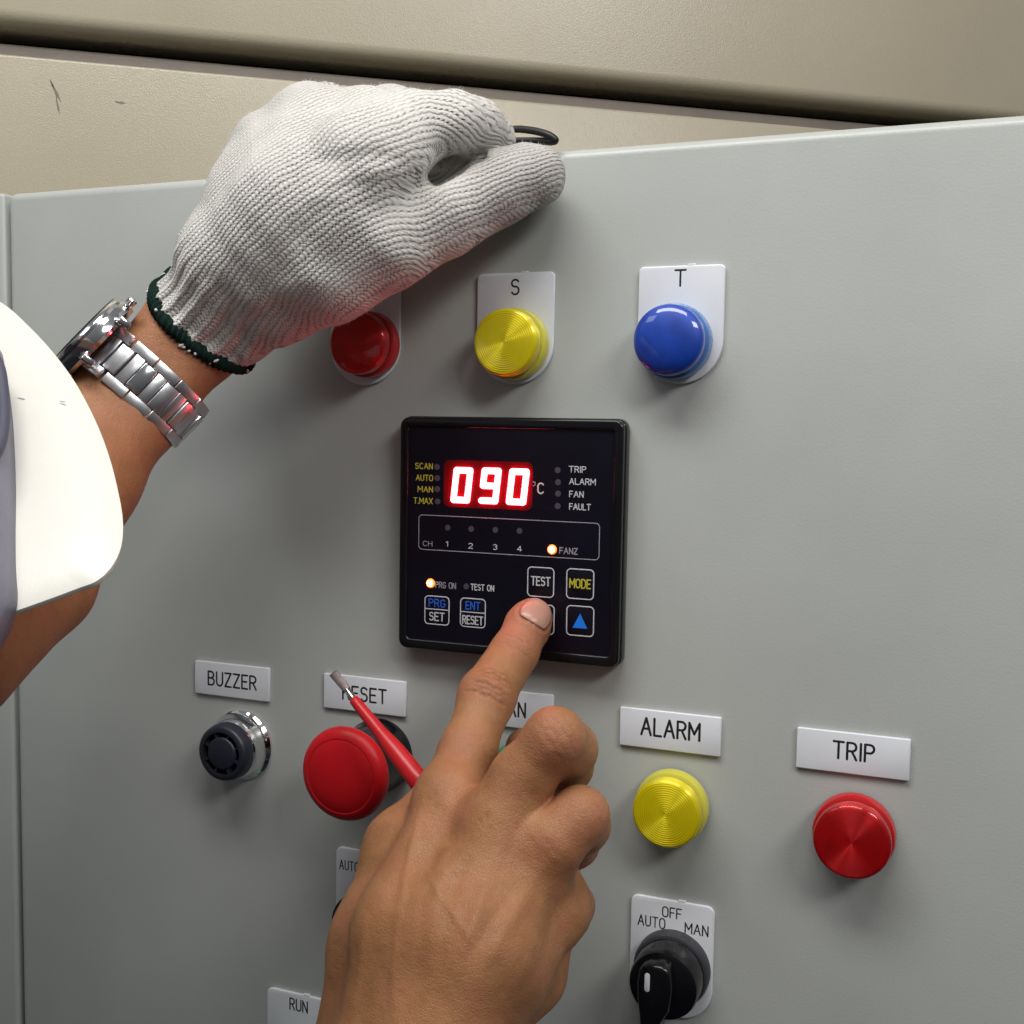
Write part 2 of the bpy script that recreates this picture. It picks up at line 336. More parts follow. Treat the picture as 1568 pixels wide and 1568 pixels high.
def ribbon(name, polys, y, rad, matl, parent, rise=0.12):
    """rounded raised strokes along 2-D polylines (x,z) at height y above the door"""
    V = []; Fc = []
    K = 6
    for p in polys:
        pts = [np.array(q, float) for q in p]
        # drop duplicates
        q2 = [pts[0]]
        for q in pts[1:]:
            if np.linalg.norm(q-q2[-1]) > 1e-4: q2.append(q)
        pts = q2
        d0 = pts[1]-pts[0]; d0 /= np.linalg.norm(d0); d1 = pts[-1]-pts[-2]; d1 /= np.linalg.norm(d1)
        ring_pts = []
        def ring(c, n, sc): 
            base = len(V)
            for k in range(K+1):
                a = math.pi*k/K
                o = c + n*rad*sc*math.cos(a)
                V.append((o[0], -(y + rise*sc*math.sin(a)), o[1]))
            ring_pts.append(base)
        n0 = np.array([-d0[1], d0[0]])
        for e, sc in ((1.0, 0.05), (0.85, 0.53), (0.5, 0.87)): ring(pts[0]-d0*rad*e, n0, sc)
        for i, c in enumerate(pts):
            if i == 0: n = n0
            elif i == len(pts)-1: n = np.array([-d1[1], d1[0]])
            else:
                a = c-pts[i-1]; a /= np.linalg.norm(a); b = pts[i+1]-c; b /= np.linalg.norm(b)
                if a @ b < 0.5:      # sharp corner: end one run, start another
                    na = np.array([-a[1], a[0]]); nb = np.array([-b[1], b[0]])
                    ring(c, na, 1.0)
                    for e, sc in ((0.5, 0.87), (0.85, 0.53), (1.0, 0.05)): ring(c+a*rad*e, na, sc)
                    ring_pts.append(None)
                    for e, sc in ((1.0, 0.05), (0.85, 0.53), (0.5, 0.87)): ring(c-b*rad*e, nb, sc)
                    ring(c, nb, 1.0); continue
                t = a+b; t /= np.linalg.norm(t); n = np.array([-t[1], t[0]])
            ring(c, n, 1.0)
        for e, sc in ((0.5, 0.87), (0.85, 0.53), (1.0, 0.05)): ring(pts[-1]+d1*rad*e, np.array([-d1[1], d1[0]]), sc)
        for a, b in zip(ring_pts, ring_pts[1:]):
            if a is None or b is None: continue
            for k in range(K): Fc.append((a+k, a+k+1, b+k+1, b+k))
    return mesh(name, V, Fc, matl, parent, True)
def lettering(s, x0, x1, z0, cap, y, matl, parent, weight=0.075, gap=0.24, rise=0.12, origin=(0, 0, 0), name='lettering'):
    polys, w = text_polys(s, gap)
    sx = (x1-x0)/w if x1 is not None else cap
    P = [[(x0-origin[0] + a*sx, z0-origin[2] + b*cap) for a, b in p] for p in polys]
    return ribbon(name, P, y+origin[1], weight*cap, matl, parent, rise)

# ================================================================== background cabinet (beige)
YAW = math.radians(WALLYAW) if 'WALLYAW' in globals() else None
def vp_slope(th):
    d = RM.T @ np.array([math.cos(th), math.sin(th), 0]); u = 784+F_PX*d[0]/d[1]; v = 784-F_PX*d[2]/d[1]
    return (v-82)/(u-0)
lo, hi = math.radians(1), math.radians(60)
for _ in range(60):
    md = (lo+hi)/2
    if vp_slope(md) < 0.0905: lo = md
    else: hi = md
YAW = lo
wd = np.array([math.cos(YAW), math.sin(YAW), 0.0]); wn3 = np.array([math.sin(YAW), -math.cos(YAW), 0.0])   # along, and toward the viewer
W0 = np.array([-240.0, 110.0, 0.0])
def wall_hit(u, v, off=0):
    d = RM @ np.array([(u-784)/F_PX, 1, (784-v)/F_PX]); P0 = W0 + wn3*off
    t = ((P0-CAM) @ wn3)/(d @ wn3); return CAM + d*t
zlow = wall_hit(0, 82)[2]; zup = wall_hit(0, 34, 6)[2]
cab = empty('metal_cabinet', W0)
tag(cab, 'beige painted metal cabinet with a long dark horizontal gap, behind the grey door', 'cabinet')
def wbox(name, a0, a1, o0, o1, z0, z1, m, bev):
    """box in the cabinet's frame: a along, o out toward the viewer"""
    c = []
    for z in (z0, z1):
        for a, o in ((a0, o1), (a1, o1), (a1, o0), (a0, o0)):
            p = wd*a + wn3*o; c.append((p[0], p[1], z))
    f = [(3,2,1,0),(4,5,6,7),(0,1,5,4),(1,2,6,5),(2,3,7,6),(3,0,4,7)]
    ob = mesh(name, c, f, m, cab); 
    if bev: bevel(ob, bev, 5)
    return ob
wbox('lower_panel', -300, 1500, -40, 0, -700, zlow, M['beige'], 1.6)
wbox('upper_panel', -300, 1500, -36, 6, zup, zup+600, M['beige'], 8)
wbox('sealing_rail', -300, 1500, -60, -7, zlow-30, zlow+(zup-zlow)*0.55, M['rail'], 3)
wbox('recess_back', -300, 1500, -70, -62, zlow-20, zup+60, M['black_gap'], 0)
for (u, v, L, wdt, ang) in ((85, 140, 6, .7, -65), (88, 160, 5, .5, -80), (184, 157, 2.6, .6, -5), (80, 130, 3, .4, -60)):
    p = wall_hit(u, v, 0.15) - W0; a = math.radians(ang)
    e1 = wd*math.cos(a) + np.array([0, 0, math.sin(a)]); e2 = -wd*math.sin(a) + np.array([0, 0, math.cos(a)])
    vv = [p + e1*L*math.cos(q)*(1+.25*math.sin(3*q)) + e2*wdt*math.sin(q)*(1+.3*math.cos(5*q)) for q in np.linspace(0, 2*math.pi, 18, endpoint=False)]
    mesh('scuff_mark', vv, [tuple(range(18))], M['speck'], cab)

# ================================================================== grey doors
ZT = 104.6
door = box('cabinet_door', -217.3, 460, 0, 19, -560, ZT, M['door'], None, 4.2, 6)
tag(door, 'large light grey painted cabinet door carrying the lamps, nameplates and black controller', 'door')
nb = box('cabinet_door', -600, -220.6, 1.2, 20, -560, ZT+0.6, M['door'], None, 2.0, 4)
tag(nb, 'narrow strip of the neighbouring grey cabinet door at the far left, beyond the vertical gap', 'door')
gp = box('door_gap_back', -222.5, -215.5, 14, 17, -560, ZT-14, M['black_gap'], door)
for (u, v, r) in ((500, 1063, .5), (501, 1068, .35)):
    x, _, z = at(u, v, 0.1)
    mesh('paint_speck', [(x+r*math.cos(a)*(1+.3*math.sin(2*a)), -0.12, z+1.3*r*math.sin(a)) for a in np.linspace(0, 6.28, 10, endpoint=False)], [tuple(range(10))], M['speck'], door)

# ================================================================== nameplates
def nameplate(txt, x0, z1, cap, ltext, label, w=39.9, h=15.2):
    """engraved rectangular plate; ltext = (u_left, v_base, u_right)"""
    cx, cz = x0+w/2, z1-h/2
    t = empty('nameplate', (cx, 0, cz))
    prism('plate', rrect(-w/2, w/2, -h/2, h/2, 0.5, 2), 0, 1.6, M['plate'], t, 0.35)
    a = at(ltext[0], ltext[1], 1.6); b = at(ltext[2], ltext[1], 1.6)
    lettering(txt, a[0]-cx, b[0]-cx, a[2]-cz, cap, 1.6, M['ink'], t, 0.072)
    tag(t, label, 'nameplate', 'engraved nameplates on the grey door')
def plate_from_px(txt, tl, br, lt, cap, label, w=39.9, h=15.3):
    a = at(tl[0], tl[1], 1.5); b = at(br[0], br[1], 1.5)
    cx, cz = (a[0]+b[0])/2, (a[2]+b[2])/2
    nameplate(txt, cx-w/2, cz+h/2, cap, lt, label, w, h)
plate_from_px('BUZZER', (298, 1012), (412, 1074), (319, 1048, 392), 6.1, 'white engraved nameplate reading BUZZER above the chrome rimmed buzzer')
plate_from_px('RESET', (496, 1032), (620.5, 1097), (525, 1070, 591), 5.9, 'white engraved nameplate reading RESET, crossed by the screwdriver tip, above the red mushroom button')
plate_from_px('FAN', (704, 1052), (850, 1119), (764, 1094, 804), 5.8, 'white engraved nameplate reading FAN, half hidden behind the bare fingers')
plate_from_px('ALARM', (949.5, 1083), (1103, 1158.5), (982, 1124, 1071), 6.6, 'white engraved nameplate reading ALARM above a yellow lamp')
plate_from_px('TRIP', (1220, 1113), (1393, 1197), (1276, 1160, 1338), 6.2, 'white engraved nameplate reading TRIP above a red lamp')

def shield_plate(cx, ztop, texts, label, name='legend_plate', w=32.9, h=44.2, corner=2.0, group='rounded legend plates', rb=None):
    t = empty(name, (cx, 0, ztop-h/2))
    rb = w/2-0.05 if rb is None else rb
    out = rrect(-w/2, w/2, -h/2, h/2, corner, 5, rb)
    out = [p for i, p in enumerate(out)]
    prism('plate', rrect_fine(-w/2, w/2, -h/2, h/2, corner, rb), 0, 1.6, M['plate'], t, 0.45)
    box('top_tab', 2.2, 5.2, -1.5, -0.2, h/2-0.4, h/2+0.55, M['plate'], t, 0.2)
    for s, ul, vb, ur, cap in texts:
        a = at(ul, vb, 1.6); b = at(ur, vb, 1.6)
        lettering(s, a[0]-cx, b[0]-cx, a[2]-(ztop-h/2), cap, 1.6, M['ink'], t, 0.065)
    tag(t, label, 'legend plate', group)
    return t
def rrect_fine(x0, x1, z0, z1, r, rb):
    pts = []
    for cx, cz, a0, q, n in ((x1-r, z1-r, 0, r, 5), (x0+r, z1-r, 90, r, 5), (x0+rb, z0+rb, 180, rb, 14), (x1-rb, z0+rb, 270, rb, 14)):
        for k in range(n+1):
            a = math.radians(a0+90*k/n); pts.append((cx+q*math.cos(a), cz+q*math.sin(a)))
    return pts
shield_plate(113.0, 58.0, [('T', 1033.5, 438, 1049.5, 5.9)], 'white legend plate marked T behind the blue lamp')
shield_plate(46.2, 57.6, [('S', 783, 451, 794.5, 5.8)], 'white legend plate marked S behind the upper yellow lamp')
shield_plate(-21.3, 57.3, [('R', 552, 451, 563, 5.8)], 'white legend plate mostly hidden under the glove, behind the small red lamp')

# ================================================================== pilot lamps
def lamp(cx, cz, lens, ring, label, flat=False, R=13.2, H=14.0, group='round pilot lamps'):
    t = empty('pilot_lamp', (cx, 0, cz))
    lathe('base_ring', [(R+1.1, 1.7), (R+1.1, 5.2), (R+0.7, 6.4), (R-0.6, 7.0)], ring, t, 72)
    lathe('shadow_band', [(R-0.6, 6.9), (R-0.7, 8.6)], M['void'], t, 64)  # black band painted in for the shadow between ring and lens
    prof = [(R-0.5, 8.4), (R-0.05, 8.7), (R, 9.2), (R, H-1.6)]
    if flat:      # ringed flat face with a small centre dimple
        prof += [(R-0.12, H-0.9), (R-0.5, H-0.35), (R-1.1, H-0.05), (R-1.8, H+0.05), (R*0.6, H+0.30), (R*0.3, H+0.45), (1.0, H+0.52), (0.5, H+0.40), (0.02, H+0.35)]
    else:
        prof += [(R*math.cos(a), H-1.6 + 4.6*math.sin(a)) for a in np.linspace(0.12, math.pi/2-0.002, 16)]
    lens_o = lathe('lens', prof, lens, t, 72)
    tag(t, label, 'pilot lamp', group)
    return t
def lampx(u, v, *a):
    p = at(u, v, 14.0); return lamp(p[0], p[2], *a)
lampx(1022, 520, M['lens_blue'], M['ring_blue'], 'blue domed pilot lamp on the legend plate marked T')
lampx(772, 524, M['lens_yellow'], M['ring_yellow'], 'yellow pilot lamp on the legend plate marked S', True)
lampx(545, 525, M['lens_red'], M['ring_red'], 'red pilot lamp partly under the gloved hand, beside the plate marked S', True, 12.8)
lampx(1019, 1248, M['lens_yellow'], M['ring_yellow'], 'yellow pilot lamp below the ALARM nameplate', True)
lampx(1304, 1291, M['lens_red'], M['ring_red'], 'red pilot lamp below the TRIP nameplate', True, 13.6)
x, z = 50.5, -146.8
lamp(x, z, M['lens_green'], M['ring_green'], 'green pilot lamp glimpsed between the index and middle fingers, below the FAN nameplate', True)

# ================================================================== buzzer
x, _, z = at(353, 1148, 9)
bz = empty('panel_buzzer', (x, 0, z))
lathe('chrome_rim', [(16.0, 0), (16.0, 1.2), (15.3, 2.0), (14.2, 3.2), (13.9, 7.0), (13.6, 9.0), (13.0, 10.2), (12.2, 10.5)], M['chrome'], bz, 80)
lathe('sound_cap', [(12.9, 7.5), (12.9, 12.5), (12.4, 15.0), (11.5, 16.0), (10.6, 16.3), (9.6, 16.3)], M['navy'], bz, 80, closed=False)
lathe('sound_well', [(9.7, 16.2), (9.5, 12.2)], M['void'], bz, 64)
lathe('centre_disc', [(7.3, 12.3), (7.3, 15.6), (6.9, 16.1), (6.4, 16.3)], M['navy'], bz, 64)
for k in range(8):
    a = math.radians(22.5+45*k); ca, sa = math.cos(a), math.sin(a)
    c = [(7.0, -0.55), (9.7, -0.55), (9.7, 0.55), (7.0, 0.55)]
    V = [(r*ca-q*sa, -h, r*sa+q*ca) for h in (12.5, 15.6) for r, q in c]
    mesh('spoke', V, [(0,1,2,3),(7,6,5,4),(0,4,5,1),(1,5,6,2),(2,6,7,3),(3,7,4,0)], M['navy'], bz)
tag(bz, 'round black buzzer with a chrome rim and slotted face, below the BUZZER nameplate', 'buzzer')

# ================================================================== mushroom button
x, _, z = at(519, 1190, 35)
mb = empty('mushroom_button', (x, 0, z))
lathe('black_base', [(15.6, 0), (15.6, 3.0), (15.0, 4.5), (14.6, 9), (14.4, 17), (14.0, 21)], M['black'], mb, 72)
lathe('stem', [(11, 18), (11, 28)], M['black'], mb, 48)
pr = [(11, 26.5), (16.9, 26.6), (18.8, 27.6), (19.4, 29.4), (19.1, 31.2), (18.0, 32.9), (15.7, 34.1), (15.2, 34.2), (14.9, 34.1), (14.5, 34.35), (10, 35.2), (5, 35.7), (0.02, 35.8)]
lathe('red_head', pr, M['redplastic'], mb, 96)
tag(mb, 'large red mushroom head reset button on a black base, left of the hand', 'push button')

# ================================================================== rotary selectors
def selector(cx, cz, plate_label, sw_label, cxp, ztop, texts, hidden=False):
    shield_plate(cxp, ztop, texts, plate_label, w=33.2, h=47, corner=3.0, rb=13.5)
    t = empty('rotary_switch', (cx, 0, cz))
    lathe('base_ring', [(14.9, 1.6), (14.9, 5.6), (14.3, 6.8), (12.6, 7.4)], M['darkgrey'], t, 72)
    lathe('knob', [(13.4, 6.5), (13.4, 17.0), (12.9, 18.6), (11.5, 19.2)], M['black'], t, 64)
    # long lever handle across the knob
    o = [(-7.6, 8.2), (-6.4, 9.8), (-4.2, 10.8), (0.4, 11.2), (3.2, 10.2), (4.4, 8.0), (5.0, 2), (4.0, -6), (0.6, -12), (-0.4, -20.5), (-1.6, -22.0), (-5.4, -22.0), (-6.6, -20.5), (-7.2, -10), (-8.2, -3), (-8.4, 3)]
    hd = prism('lever', o, 12.5, 26.0, M['black'], t, 1.6, seg=3)
    prism('white_pointer', rrect(-5.3, -3.3, 0.6, 7.8, 0.95, 4), 25.9, 26.25, M['plate'], t, 0.1)
    tag(t, sw_label, 'selector switch', 'rotary selector switches')
    return t
selector(117.3, -213.6, 'white legend plate reading AUTO OFF MAN at lower right, behind the black rotary switch',
         'black rotary selector switch with a white pointer line, below the yellow ALARM lamp',
         116.3, -187.2, [('OFF', 1014.5, 1403, 1043, 4.0), ('AUTO', 977, 1415, 1018, 4.0), ('MAN', 1049, 1428, 1084, 4.0)])
selector(-13.2, -214.0, 'white legend plate with only the letters AU showing, left edge of the bare hand',
         'black rotary selector switch almost entirely hidden behind the bare hand',
         -17.4, -188.6, [('AUTO', 520, 1330, 549, 4.0)])
x, _, z = at(409, 1511, 1.5)
shield_plate(x+17, z, [('RUN', 444, 1545, 470.5, 5.2)], 'white legend plate reading RUN cut off at the bottom edge', w=34, h=46, corner=3.0, rb=13.5)
lamp(x+17.5, z-31, M['lens_green'], M['ring_green'], 'green lamp below the plate reading RUN, at the bottom edge', True)

# ================================================================== temperature controller
D = 8.0
ct = empty('temperature_controller', (48, 0, -48))
CO = np.array([48.0, 0, -48.0])
def cl(o): return o
xl, _, zt = at(609.5, 640.5, 6); xr, _, zb = at(959, 1022, 6)
L0, L1, T0, B0 = -49.3, 46.5, 48.3, -48.3
bz_out = rrect(L0, L1, B0, T0, 4.0, 6)
prism('housing', bz_out, 0.0, 6.0, M['black'], ct, 1.2, seg=3)
# raised frame round the film
def frame(name, o0, o1, h0, h1, m, parent, bev):
    n = len(o0); V = [(x, -h0, z) for x, z in o0] + [(x, -h1, z) for x, z in o0] + [(x, -h1, z) for x, z in o1] + [(x, -h0, z) for x, z in o1]
    F = []
    for i in range(n):
        j = (i+1) % n
        F += [(i, j, n+j, n+i), (n+i, n+j, 2*n+j, 2*n+i), (2*n+i, 2*n+j, 3*n+j, 3*n+i)]
    o = mesh(name, V, F, m, parent)
    bm = bmesh.new(); bm.from_mesh(o.data); bmesh.ops.recalc_face_normals(bm, faces=bm.faces); bm.to_mesh(o.data); bm.free()
    return bevel(o, bev, 3, 40)
frame('bezel', rrect(L0+0.5, L1-0.5, B0+0.5, T0-0.5, 3.7, 6), rrect(L0+4.2, L1-4.2, B0+4.6, T0-4.6, 1.5, 6), 5.5, 8.6, M['black'], ct, 0.9)
prism('face_film', rrect(L0+4.1, L1-4.1, B0+4.5, T0-4.5, 1.5, 4), 5.0, 7.6, M['face'], ct)
D = 7.6
def fx(u, v, h=D): p = at(u, v, h); return p[0]-48.0, p[2]+48.0
def ctext(s, u0, u1, v, cap, m, wgt=0.10, gap=0.22):
    a = fx(u0, v); b = fx(u1, v)
    polys, w = text_polys(s, gap); sx = (b[0]-a[0])/w
    return ribbon('lettering', [[(a[0]+p*sx, a[1]+q*cap) for p, q in pl] for pl in polys], D, wgt*cap, m, ct, 0.05)
# small print: (text, uL, uR, v baseline at the left, cap height mm)
for s, u0, u1, v, cap, m in (
    ('SCAN', 636, 662, 717.5, 2.25, 'yellow_print'), ('AUTO', 637, 662.5, 735.5, 2.25, 'yellow_print'), ('MAN', 640, 662.5, 753, 2.25, 'yellow_print'), ('T.MAX', 633.5, 662, 770.5, 2.25, 'yellow_print'),
    ('TRIP', 871.5, 897, 723, 2.25, 'white_print'), ('ALARM', 872, 911.5, 741.5, 2.25, 'white_print'), ('FAN', 872, 893, 761, 2.25, 'white_print'), ('FAULT', 872, 904, 780, 2.25, 'white_print'),
    ('CH', 647.5, 661.5, 835.5, 1.9, 'grey_print'), ('1', 683, 686, 836.5, 2.0, 'white_print'), ('2', 717.5, 723.5, 839.5, 2.0, 'white_print'), ('3', 755, 761, 841.5, 2.0, 'white_print'), ('4', 792, 798.5, 844, 2.0, 'white_print'),
    ('FANZ', 857, 884, 847.5, 2.3, 'grey_print'),
    ('PRG ON', 667, 697.5, 899.5, 2.3, 'grey_print'), ('TEST ON', 721, 756, 903, 2.3, 'white_print'),
    ):
    ctext(s, u0, u1, v, cap, M[m], 0.085 if cap < 3 else 0.09)
# degree C
a = fx(817, 741); ribbon('degree_sign', [[(a[0]+0.75*math.cos(q), a[1]+0.8*math.sin(q)) for q in np.linspace(0, 6.2832, 13)]], D, 0.16, M['grey_print'], ct, 0.05)
ctext('C', 823, 832, 755.5, 4.0, M['white_print'], 0.075)
# channel frame
a = fx(641.5, 789); b = fx(917, 858.5)
q = rrect(a[0], b[0], b[1]+0.2, a[1]+0.2, 1.6, 5); q.append(q[0]); ribbon('channel_outline', [q], D, 0.17, M['grey_print'], ct, 0.05)
# keys
def key(u0, v0, w, h, bar=None):
    a = fx(u0, v0); k = empty('key', (0, 0, 0)); k.parent = ct; k.location = Vector((a[0]+w/2, 0, a[1]-h/2))*S
    prism('key_top', rrect(-w/2, w/2, -h/2, h/2, 1.7, 4), D-0.5, D+0.22, M['face'], k, 0.2)
    q = rrect(-w/2+.2, w/2-.2, -h/2+.2, h/2-.2, 1.6, 5); q.append(q[0]); pl = [q]
    if bar is not None: pl.append([(-w/2+0.3, bar), (w/2-0.3, bar)])
    ribbon('key_outline', pl, D+0.2, 0.24, M['white_print'], k, 0.06)
    return k, (a[0]+w/2, a[1]-h/2)
def ktext(k, c, s, w, z, cap, m):
    polys, tw = text_polys(s, 0.22); sx = w/tw
    ribbon('lettering', [[(-w/2+p*sx, z+q*cap) for p, q in pl] for pl in polys], D+0.2, 0.09*cap, m, k, 0.05)
k, c = key(650.5, 911, 11.3, 12.0, 0.4); ktext(k, c, 'PRG', 7.2, 1.5, 3.0, M['blue_print']); ktext(k, c, 'SET', 6.6, -4.2, 3.2, M['white_print'])
k, c = key(705, 914.5, 11.3, 12.0, 0.2); ktext(k, c, 'ENT', 6.2, 1.4, 3.0, M['blue_print']); ktext(k, c, 'RESET', 8.8, -4.6, 3.2, M['white_print'])
k, c = key(808, 867, 11.3, 12.0); ktext(k, c, 'TEST', 7.8, -1.3, 3.3, M['white_print']); k, c = key(867.7, 869.7, 11.4, 12.0); ktext(k, c, 'MODE', 8.4, -1.5, 3.3, M['yellow_print']); key(808.5, 923.5, 11.3, 12.0)
k, c = key(867.7, 926, 11.4, 12.0)
prism('up_arrow', [(-3.0, -2.8), (3.0, -2.8), (0, 3.0)], D+0.15, D+0.32, M['arrow_print'], k)
# LEDs
for (u, v) in ((669, 715), (669.5, 732), (669.5, 749), (670, 768), (854, 720), (854.5, 738.5), (854.5, 756), (854, 775), (685.5, 808), (721.5, 810), (758.5, 811.5), (795.5, 813), (714, 898)):
    a = fx(u, v); lathe('indicator_led', [(1.25, D-0.2), (1.2, D+0.12), (0.02, D+0.15)], M['led_off'], ct, 16, loc=(a[0], 0, a[1]))
for (u, v) in ((845.5, 841.5), (659.5, 893)):
    a = fx(u, v); o = lathe('indicator_led', [(1.95, D-0.2), (1.9, D+0.35), (1.4, D+0.7), (0.02, D+0.8)], M['led_on'], ct, 24, loc=(a[0], 0, a[1])); o['label'] = 'lit amber indicator'; lathe('led_core', [(1.35, D+0.5), (1.3, D+0.95), (0.02, D+1.05)], M['led_core'], o, 20)
# display window and digits
a = fx(680, 704); b = fx(815, 782)
dw = prism('display_window', rrect(a[0], b[0], b[1], a[1], 2.6, 6), D-0.4, D+0.08, M['window'], ct)
def digit(cx, cz, segs):
    w, h, sw, sl = 6.0, 12.0, 1.28, 0.105
    pts = {}
    def P(x, z): return (cx + x + z*sl, cz + z)
    ends = {'a': [(-w/2, h/2), (w/2, h/2)], 'g': [(-w/2, 0), (w/2, 0)], 'd': [(-w/2, -h/2), (w/2, -h/2)], 'f': [(-w/2, h/2), (-w/2, 0.5)], 'b': [(w/2, h/2), (w/2, 0.5)],
            'e': [(-w/2, -0.5), (-w/2, -h/2)], 'c': [(w/2, -0.5), (w/2, -h/2)]}
    return ribbon('digit', [[P(*q) for q in ends[s]] for s in segs], D+0.12, sw*0.98, M['digit'], ct, 1.1)
for (u, v, sg) in ((707.5, 743, 'abcdef'), (750.5, 744, 'abcdfg'), (793, 745.5, 'abcdef')):
    a = fx(u, v); digit(a[0], a[1], sg)
tag(ct, 'square black temperature controller showing 090 in glowing red digits', 'temperature controller')

# ================================================================== black cord loop on the door's top edge
def tube(name, pts, rad, m, parent=None, n=10, caps=True):
    pts = [np.array(p, float) for p in pts]
    if not hasattr(rad, '__len__'): rad = [rad]*len(pts)
    V = []; Fc = []; up = np.array([0.13, 0.31, 0.94])
    for i, p in enumerate(pts):
        t = pts[min(i+1, len(pts)-1)] - pts[max(i-1, 0)]; t /= np.linalg.norm(t)
        a = np.cross(t, up); a /= np.linalg.norm(a); b = np.cross(t, a)
        for k in range(n):
            q = 2*math.pi*k/n; V.append(p + rad[i]*(a*math.cos(q) + b*math.sin(q)))
    for i in range(len(pts)-1):
        for k in range(n): Fc.append((i*n+k, i*n+(k+1) % n, (i+1)*n+(k+1) % n, (i+1)*n+k))
    if caps: Fc.append(tuple(range(n-1, -1, -1))); Fc.append(tuple((len(pts)-1)*n+k for k in range(n)))
    return mesh(name, V, Fc, m, parent, True)
def smooth_path(P, n=8):
    P = [np.array(p, float) for p in P]; out = []
    Q = [2*P[0]-P[1]] + P + [2*P[-1]-P[-2]]
    for i in range(1, len(Q)-2):
        for k in range(n):
            t = k/n; a, b, c, d = Q[i-1:i+3]
            out.append(0.5*((2*b) + (-a+c)*t + (2*a-5*b+4*c-d)*t*t + (-a+3*b-3*c+d)*t**3))
    out.append(P[-1]); return out
lp = tube('cord_loop', smooth_path([at(740, 205, -6), at(785, 198, -3), at(815, 200, 0), at(838, 206, 2), at(850, 214, 2), at(845, 217, 1), at(825, 216, -1), at(790, 216, -3), at(745, 218, -6)]), 1.45, M['rope'])
tag(lp, 'thin black cord loop sticking out beyond the gloved fingertips on the door edge', 'cord')

